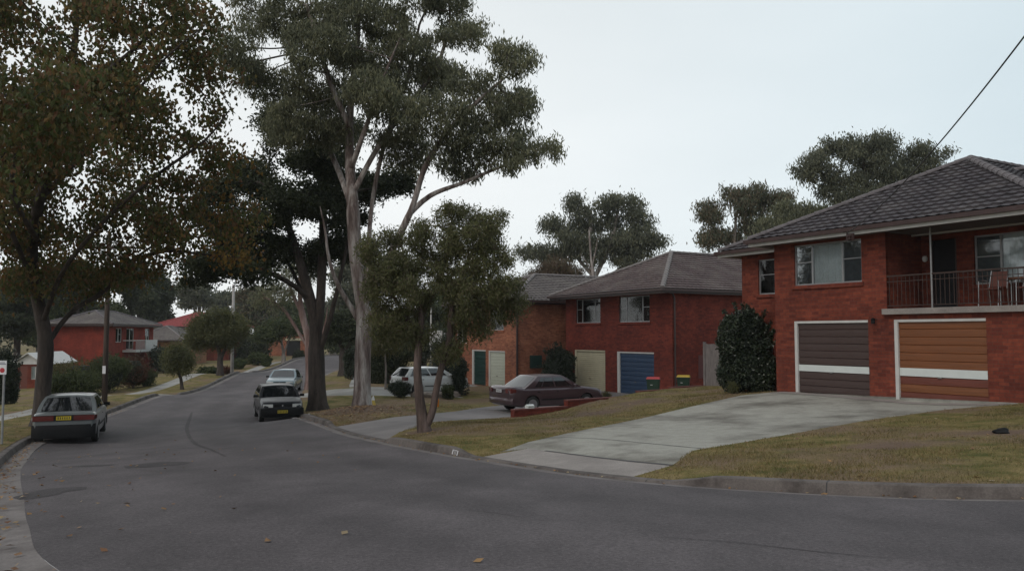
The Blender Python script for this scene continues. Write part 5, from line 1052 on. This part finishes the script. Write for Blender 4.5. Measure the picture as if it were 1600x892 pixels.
cp = pole('concrete_pole', 'pale concrete light pole beside the olive tree', 362, 68, 7.6, .13, M_conpole, 'light pole')
bm = NB(); tube(bm, [(0, 0, 7.5), (.6, -.6, 7.8), (1.2, -1.2, 7.9)], .04, 8); fin('lamp_arm', bm, M_metal, cp); bm = NB(); lathe(bm, [(.02, 0), (.12, .02), (.16, .08), (.08, .16), (.02, .17)], 'z', 12, (1.2, -1.2, 7.74)); fin('lamp_head', bm, M_metal, cp)
p = atY(6, 600, 21.5); sg = thing('street_sign', 'white and red parking sign on a thin grey pole at the left edge', 'sign', (p.x, p.y, g1(p.x, p.y)))
zt = CAMZ+(522-563)*21.5/1280-sg.location.z
bm = NB(); tube(bm, [(0, 0, -.2), (0, 0, zt-.02)], .03, 10); fin('sign_post', bm, M_metal, sg)
bm = NB(); box(bm, -.12, .08, -.04, -.033, zt-.36, zt); bmesh.ops.bevel(bm, geom=bm.edges[:], offset=.003, segments=1, affect='EDGES'); sp = fin('sign_plate', bm, M_signw, sg)
bm = NB(); lathe(bm, [(.065, -.0415), (.001, -.0425)], 'y', 20, (-.03, 0, zt-.25)); fin('sign_disc', bm, M_signred, sp)
bm = NB(); box(bm, -.10, .06, -.0435, -.041, zt-.10, zt-.075); box(bm, -.10, .03, -.0435, -.041, zt-.06, zt-.04); fin('sign_marking', bm, pm('sign_grey', (.2, .2, .25), .6), sp)
def wbin(label, px, Y, lid, rz):
    p = atY(px, 600, Y); o = thing('wheelie_bin', label, 'bin', (p.x, p.y, g1(p.x, p.y)+.005), rz, 'wheelie bins beside the dark red house'); bm = NB()
    a = [bm.verts.new(v) for v in ((-.22, -.25, .04), (.22, -.25, .04), (.22, .22, .04), (-.22, .22, .04))]; b = [bm.verts.new(v) for v in ((-.28, -.33, .97), (.28, -.33, .97), (.28, .33, .97), (-.28, .33, .97))]
    bm.faces.new(a[::-1]); bm.faces.new(b)
    for i in range(4): bm.faces.new((a[i], a[(i+1) % 4], b[(i+1) % 4], b[i]))
    bmesh.ops.bevel(bm, geom=bm.edges[:], offset=.03, segments=2, affect='EDGES'); box(bm, -.3, .3, -.35, .35, .93, .965); fin('bin_body', bm, M_bing, o)
    bm = NB(); box(bm, -.3, .3, -.36, .36, .972, 1.02)
    for v in bm.verts:
        if v.co.z > 1: v.co.x *= .88; v.co.y *= .88; v.co.z += .03
    bmesh.ops.bevel(bm, geom=bm.edges[:], offset=.012, segments=1, affect='EDGES'); fin('bin_lid', bm, lid, o)
    bm = NB(); tube(bm, [(-.24, .4, .93), (.24, .4, .93)], .016, 8); box(bm, -.2, -.16, .33, .4, .91, .95); box(bm, .16, .2, .33, .4, .91, .95); fin('bin_handle', bm, M_bing, o)
    for s in (-1, 1): bm = NB(); lathe(bm, [(.1, s*.0), (.1, s*.05)], 'y', 16); w = fin('bin_wheel', bm, M_rubber, o, loc=(s*.24, .27, .1), rz=R(90))
    bm = NB(); box(bm, -.12, -.03, -.306, -.300, .72, .86); bmesh.ops.rotate(bm, verts=bm.verts, cent=(0, -.3, .8), matrix=Matrix.Rotation(R(-4.5), 3, 'X')); fin('bin_sticker', bm, M_signw, o)
wbin('green wheelie bin with a red lid in front of the blue garage door', 1021, 35.4, M_binr, R(-12)); wbin('green wheelie bin with a yellow lid against the side wall', 1068, 36.8, M_biny, R(-14))
# letterbox on the low wall
p = WA+WD*.75+WN*.08; lbz = CAMZ-2.64+.002
lb = thing('letterbox', 'small white letterbox on the end of the low brick wall', 'letterbox', (p[0], p[1], lbz), ang); bm = NB()
prism(bm, [(-.15, -.09, 0), (-.15, .09, 0), (-.15, .09, .09), (-.15, 0, .14), (-.15, -.09, .09)], (.3, 0, 0)); fin('letterbox_case', bm, M_stripe, lb); bm = NB(); box(bm, -.1, .1, -.097, -.0915, .05, .065); fin('slot', bm, M_ink, lb)
def onlawn(px, py, D): x, y = atD(px, py, D); return x, y, g1(x, y)
x, y, z = onlawn(583, 632, 2.95); gn = thing('garden_cone', 'small yellow and white cone on the lawn behind the gum tree', 'cone', (x, y, z)); bm = NB(); box(bm, -.16, .16, -.16, .16, -.02, .05); fin('cone_base', bm, M_amber, gn); bm = NB(); lathe(bm, [(.12, .05), (.07, .28)], 'z', 14); fin('cone_body', bm, pm('cone_yellow', (.55, .40, .08), .5), gn); bm = NB(); lathe(bm, [(.075, .281), (.03, .44), (.01, .45)], 'z', 14); fin('cone_top', bm, M_signw, gn)
x, y, z = onlawn(684, 636, 2.9); gk = thing('marker_post', 'short orange marker post on the lawn right of the forked trunk', 'post', (x, y, z)); bm = NB(); lathe(bm, [(.05, -.05), (.055, .28), (.03, .33), (.01, .34)], 'z', 12); fin('post_shaft', bm, M_amber, gk)
def rock(name, label, px, py, D, r, mat, cat='rock', group=None, sq=.6):
    x, y, z = onlawn(px, py, D); bm = NB(); bmesh.ops.create_icosphere(bm, subdivisions=3, radius=1); s = random.random()*9
    for v in bm.verts: k = 1+.18*math.sin(v.co.x*3+s)+.12*math.sin(v.co.y*5+v.co.z*4+s); v.co = Vector((v.co.x*r*k, v.co.y*r*k*.8, v.co.z*r*k*sq+r*sq*.5))
    o = fin(name, bm, mat, loc=(x, y, z)); return props(o, label, cat, group)
M_rock = pm('rock', (.22, .18, .15), .9, .3, 6, bmp=.5)
rock('rock', 'jagged black lump lying on the front lawn', 1563, 672, 1.66, .13, M_black, sq=.55)
rock('garden_rock', 'pale rounded rock beside the white hatchback', 690, 616, 3.1, .35, M_rock, group='rocks edging the garden bed'); rock('garden_rock', 'brown rock under the nose of the white hatchback', 668, 618, 3.1, .28, M_rock, group='rocks edging the garden bed'); rock('garden_rock', 'long low rock at the left end of the garden bed', 650, 620, 3.1, .3, M_rock, group='rocks edging the garden bed'); rock('garden_rock', 'rock nearest the green door step', 712, 614, 3.1, .3, M_rock, group='rocks edging the garden bed')
x, y, z = onlawn(126, 614, 3.2); x *= .98; y *= .98; hp = thing('garden_ornament', 'white heart shaped ornament on a stake behind the silver car', 'ornament', (x, y, g1(x, y))); zz = CAMZ+(522-608)*y/1280-hp.location.z
bm = NB(); tube(bm, [(0, 0, -.1), (0, 0, zz-.05)], .015, 6); fin('stake', bm, M_metal, hp); bm = NB(); prism(bm, [(0, 0, zz-.13), (.1, 0, zz), (.09, 0, zz+.08), (.04, 0, zz+.1), (0, 0, zz+.07), (-.04, 0, zz+.1), (-.09, 0, zz+.08), (-.1, 0, zz)], (0, .03, 0)); fin('heart', bm, M_signw, hp)
# balcony chairs and table (tubular)
def bchair(label, lx, ly, rz):
    v = h3.matrix_world
    c, s = math.cos(ROT), math.sin(ROT); w = (9.26+lx*c-ly*s, 23.7+lx*s+ly*c, CAMZ-1.74+2.42)
    o = thing('balcony_chair', label, 'chair', w, ROT+rz, 'metal chairs on the balcony')
    for s_ in (-1, 1):
        bm = NB(); tube(bm, [(s_*.24, -.25, 0), (s_*.24, -.22, .62), (s_*.24, 0, .66), (s_*.24, .22, .62)], .013, 8); fin('arm_frame', bm, M_chrome, o)
        bm = NB(); tube(bm, [(s_*.22, .25, 0), (s_*.22, .2, .45), (s_*.2, .3, .9)], .013, 8); fin('leg', bm, M_chrome, o)
    bm = NB(); box(bm, -.22, .22, -.24, .22, .42, .45); fin('seat', bm, M_redbr, o); bm = NB(); prism(bm, [(-.2, .22, .5), (.2, .22, .5), (.19, .30, .88), (-.19, .30, .88)], (0, .02, 0)); fin('backrest', bm, M_redbr, o)
bchair('tubular metal chair nearest the balcony post', 4.35, .5, 0); bchair('tubular metal chair at the right end of the balcony', 5.2, .55, .2)
c, s = math.cos(ROT), math.sin(ROT); lx, ly = 4.8, 1.15; tb = thing('balcony_table', 'small brown table behind the metal balcony chairs', 'table', (9.26+lx*c-ly*s, 23.7+lx*s+ly*c, CAMZ-1.74+2.42), ROT)
bm = NB(); box(bm, -.55, .55, -.3, .3, .68, .72); fin('tabletop', bm, M_orange, tb)
for a in (-.5, .5):
    for b_ in (-.25, .25): bm = NB(); tube(bm, [(a, b_, 0), (a, b_, .679)], .02, 8); fin('leg', bm, M_chrome, tb)
# TV antenna on the middle roof
c, s = math.cos(ROT), math.sin(ROT); q = atY(931, 437, 50); an = thing('tv_antenna', 'television aerial with long elements on the brown tiled roof', 'antenna', (q.x, q.y, q.z-.6)); bm = NB(); tube(bm, [(0, 0, 0), (0, 0, 1.35)], .02, 8); fin('mast', bm, M_metal, an)
bm = NB(); tube(bm, [(-1.25, 0, 1.3), (.7, 0, 1.34)], .012, 6)
for x, l in ((-1.25, .8), (-.9, .1), (-.3, .12), (.1, .5), (.3, .45), (.5, .4), (.7, .5)): tube(bm, [(x, -l*.4, 1.32-l*.5), (x, l*.4, 1.32+l*.12)], .008, 5)
fin('boom', bm, M_metal, an)
# service wire
att = Vector((9.26+1.14*c+.76*s, 23.7+1.14*s-.76*c, CAMZ-1.74+4.5)); e2 = atY(1640, 5, 9.5); wd_ = thing('service_wire', 'black service wire running from the right house up over the street', 'wire', (0, 0, 0))
bm = NB(); tube(bm, [att.lerp(e2, t)+Vector((0, 0, -.55*4*t*(1-t)*.5)) for t in np.linspace(0, 1, 24)]+[e2+(e2-att)*.5], .012, 6); fin('cable', bm, M_ink, wd_)
for k, (a, b_) in enumerate(((-1.05, 'uppermost street wire running left from the timber pole'), (.4, 'lower street wire along the left verge'))):
    u = up.location; w2 = thing('overhead_wire', b_, 'wire', (0, 0, 0)); A_ = Vector((u.x+a, u.y-.15, u.z+7.2-k*1.4)); B_ = Vector((-30+a, 100, CAMZ-3.5+7-k*1.5)); bm = NB(); tube(bm, [A_.lerp(B_, t)+Vector((0, 0, -3*t*(1-t))) for t in np.linspace(0, 1, 16)], .012, 5); fin('cable', bm, M_ink, w2)

# ------------------------------------------------------------------ grass blades and fallen leaves
def lawnpts(n, x0, x1, y0, y1, dens):
    P = np.c_[RNG.uniform(x0, x1, n), RNG.uniform(y0, y1, n)]; r = np.zeros(n, bool)
    for nm_, poly in REG: r |= inpoly(P, poly)
    P = P[~r]; d = np.hypot(P[:, 0], P[:, 1]); P = P[RNG.random(len(P)) < dens(d)]
    px = 800+P[:, 0]/np.maximum(P[:, 1], .1)*1280; return P[(P[:, 1] > 2) & (px > -60) & (px < 1660)]
def pn(P, s, ph): return np.sin(P[:, 0]*s+ph+1.7*np.sin(P[:, 1]*s*.7+ph*2))*np.sin(P[:, 1]*s*1.1+ph*.5+1.3*np.sin(P[:, 0]*s*.9))
P = np.vstack([lawnpts(700000, -8, 16, 7, 34, lambda d: np.clip(14/d, .15, 1)**1.6), lawnpts(90000, -24, -2, 3, 40, lambda d: np.clip(14/d, .2, 1)**1.5)])
w = .45+.5*pn(P, .9, 1.0)*.8+.4*pn(P, 2.6, 4.); P = P[RNG.random(len(P)) < np.clip(w+.15, .06, 1)]
inh = (P[:, 0] > 8.2) & (P[:, 1] > 24.5-(P[:, 0]-8.6)*1.7); P = P[~inh]
for cx, cy, sx_, sy_ in DIRT:
    q = np.hypot((P[:, 0]-cx)/sx_, (P[:, 1]-cy)/sy_); P = P[RNG.random(len(P)) < np.clip((q-.45)/.7, .1, 1)]
n = len(P); z = G(P[:, 0], P[:, 1])-.004; hgt = RNG.uniform(.02, .05, n)*(1+.5*(RNG.random(n) < .06)); a = RNG.uniform(0, 6.28, n); ww = RNG.uniform(.002, .0045, n)*(1+np.hypot(P[:, 0], P[:, 1])/18); ln = RNG.normal(0, .5, (n, 2))*hgt[:, None]
V = np.stack([np.c_[P[:, 0]-np.cos(a)*ww, P[:, 1]-np.sin(a)*ww, z], np.c_[P[:, 0]+np.cos(a)*ww, P[:, 1]+np.sin(a)*ww, z], np.c_[P+ln, z+hgt]], 1).reshape(-1, 3)
props(npmesh('lawn_grass', V, np.arange(3*n).reshape(n, 3), L_blade), 'short patchy green and straw grass covering the verges', 'grass', kind='stuff')
def flats(P, z, L, mat, nm_, lab, cat):
    n = len(P); a = RNG.uniform(0, 6.28, n); l = RNG.uniform(.5, 1.2, n)*L; d = np.c_[np.cos(a), np.sin(a)]*l[:, None]/2; s = np.c_[-np.sin(a), np.cos(a)]*(l*.33)[:, None]; t = RNG.uniform(0, .025, (n, 3))
    V = np.stack([np.c_[P-d, z+.006+t[:, 0]], np.c_[P+s, z+.008+t[:, 1]], np.c_[P+d, z+.006+t[:, 2]], np.c_[P-s, z+.008]], 1).reshape(-1, 3)
    props(npmesh(nm_, V, np.arange(4*n).reshape(n, 4), mat), lab, cat, kind='stuff')
q = np.c_[RNG.normal(-7.5, 3.4, 700), RNG.normal(13, 6, 700)]; kd = kdist(q[:, 0], q[:, 1], KL); q = q[inpoly(q, ASPH) & (RNG.random(len(q)) < np.exp(-kd/3.2)*.75)]
i0 = RNG.integers(near_i(KL, (-1, 4)), near_i(KL, (-17, 36)), 420); g2 = offset(KL, -.2)[i0]+RNG.normal(0, .10, (420, 2)); q = np.vstack([q, g2])
flats(q, roadz(q[:, 0], q[:, 1]), .08, L_fall, 'road_leaves', 'dry fallen leaves scattered on the road and in the left gutter', 'leaves')
i0 = RNG.integers(near_i(KR, (12, 9)), near_i(KR, (-8, 31)), 160); g3 = offset(KR, .08)[i0]+RNG.normal(0, .05, (160, 2)); flats(g3, baseh(g3[:, 0], g3[:, 1])+.006, .06, L_fall, 'gutter_leaves', 'dry leaves lying in the right gutter', 'leaves')
q = np.vstack([np.c_[RNG.normal(-5.7, 1.5, 2600), RNG.normal(30, 2.2, 2600)], np.c_[RNG.uniform(-22, -2, 3200), RNG.uniform(4, 36, 3200)], np.c_[RNG.uniform(0, 14, 260), RNG.uniform(9, 28, 260)]])
r = np.zeros(len(q), bool)
for nm_, poly in REG[:5]: r |= inpoly(q, poly)
q = q[~r]; flats(q, G(q[:, 0], q[:, 1])+mound(q[:, 0], q[:, 1]), .09, L_fall, 'leaf_litter', 'fallen leaves and bark littering the verges', 'leaves')

# ------------------------------------------------------------------ air
bm = NB(); box(bm, -260, 260, -60, 330, -30, 70); hz_ = fin('haze', bm, []); hm = bpy.data.materials.new('haze'); hm.use_nodes = True; nt = hm.node_tree; nt.nodes.clear()
o_ = nt.nodes.new('ShaderNodeOutputMaterial'); v_ = nt.nodes.new('ShaderNodeVolumePrincipled'); v_.inputs['Color'].default_value = (.9, .93, .95, 1); v_.inputs['Density'].default_value = .0003; nt.links.new(v_.outputs[0], o_.inputs['Volume'])
hz_.data.materials.append(hm); props(hz_, kind='stuff')
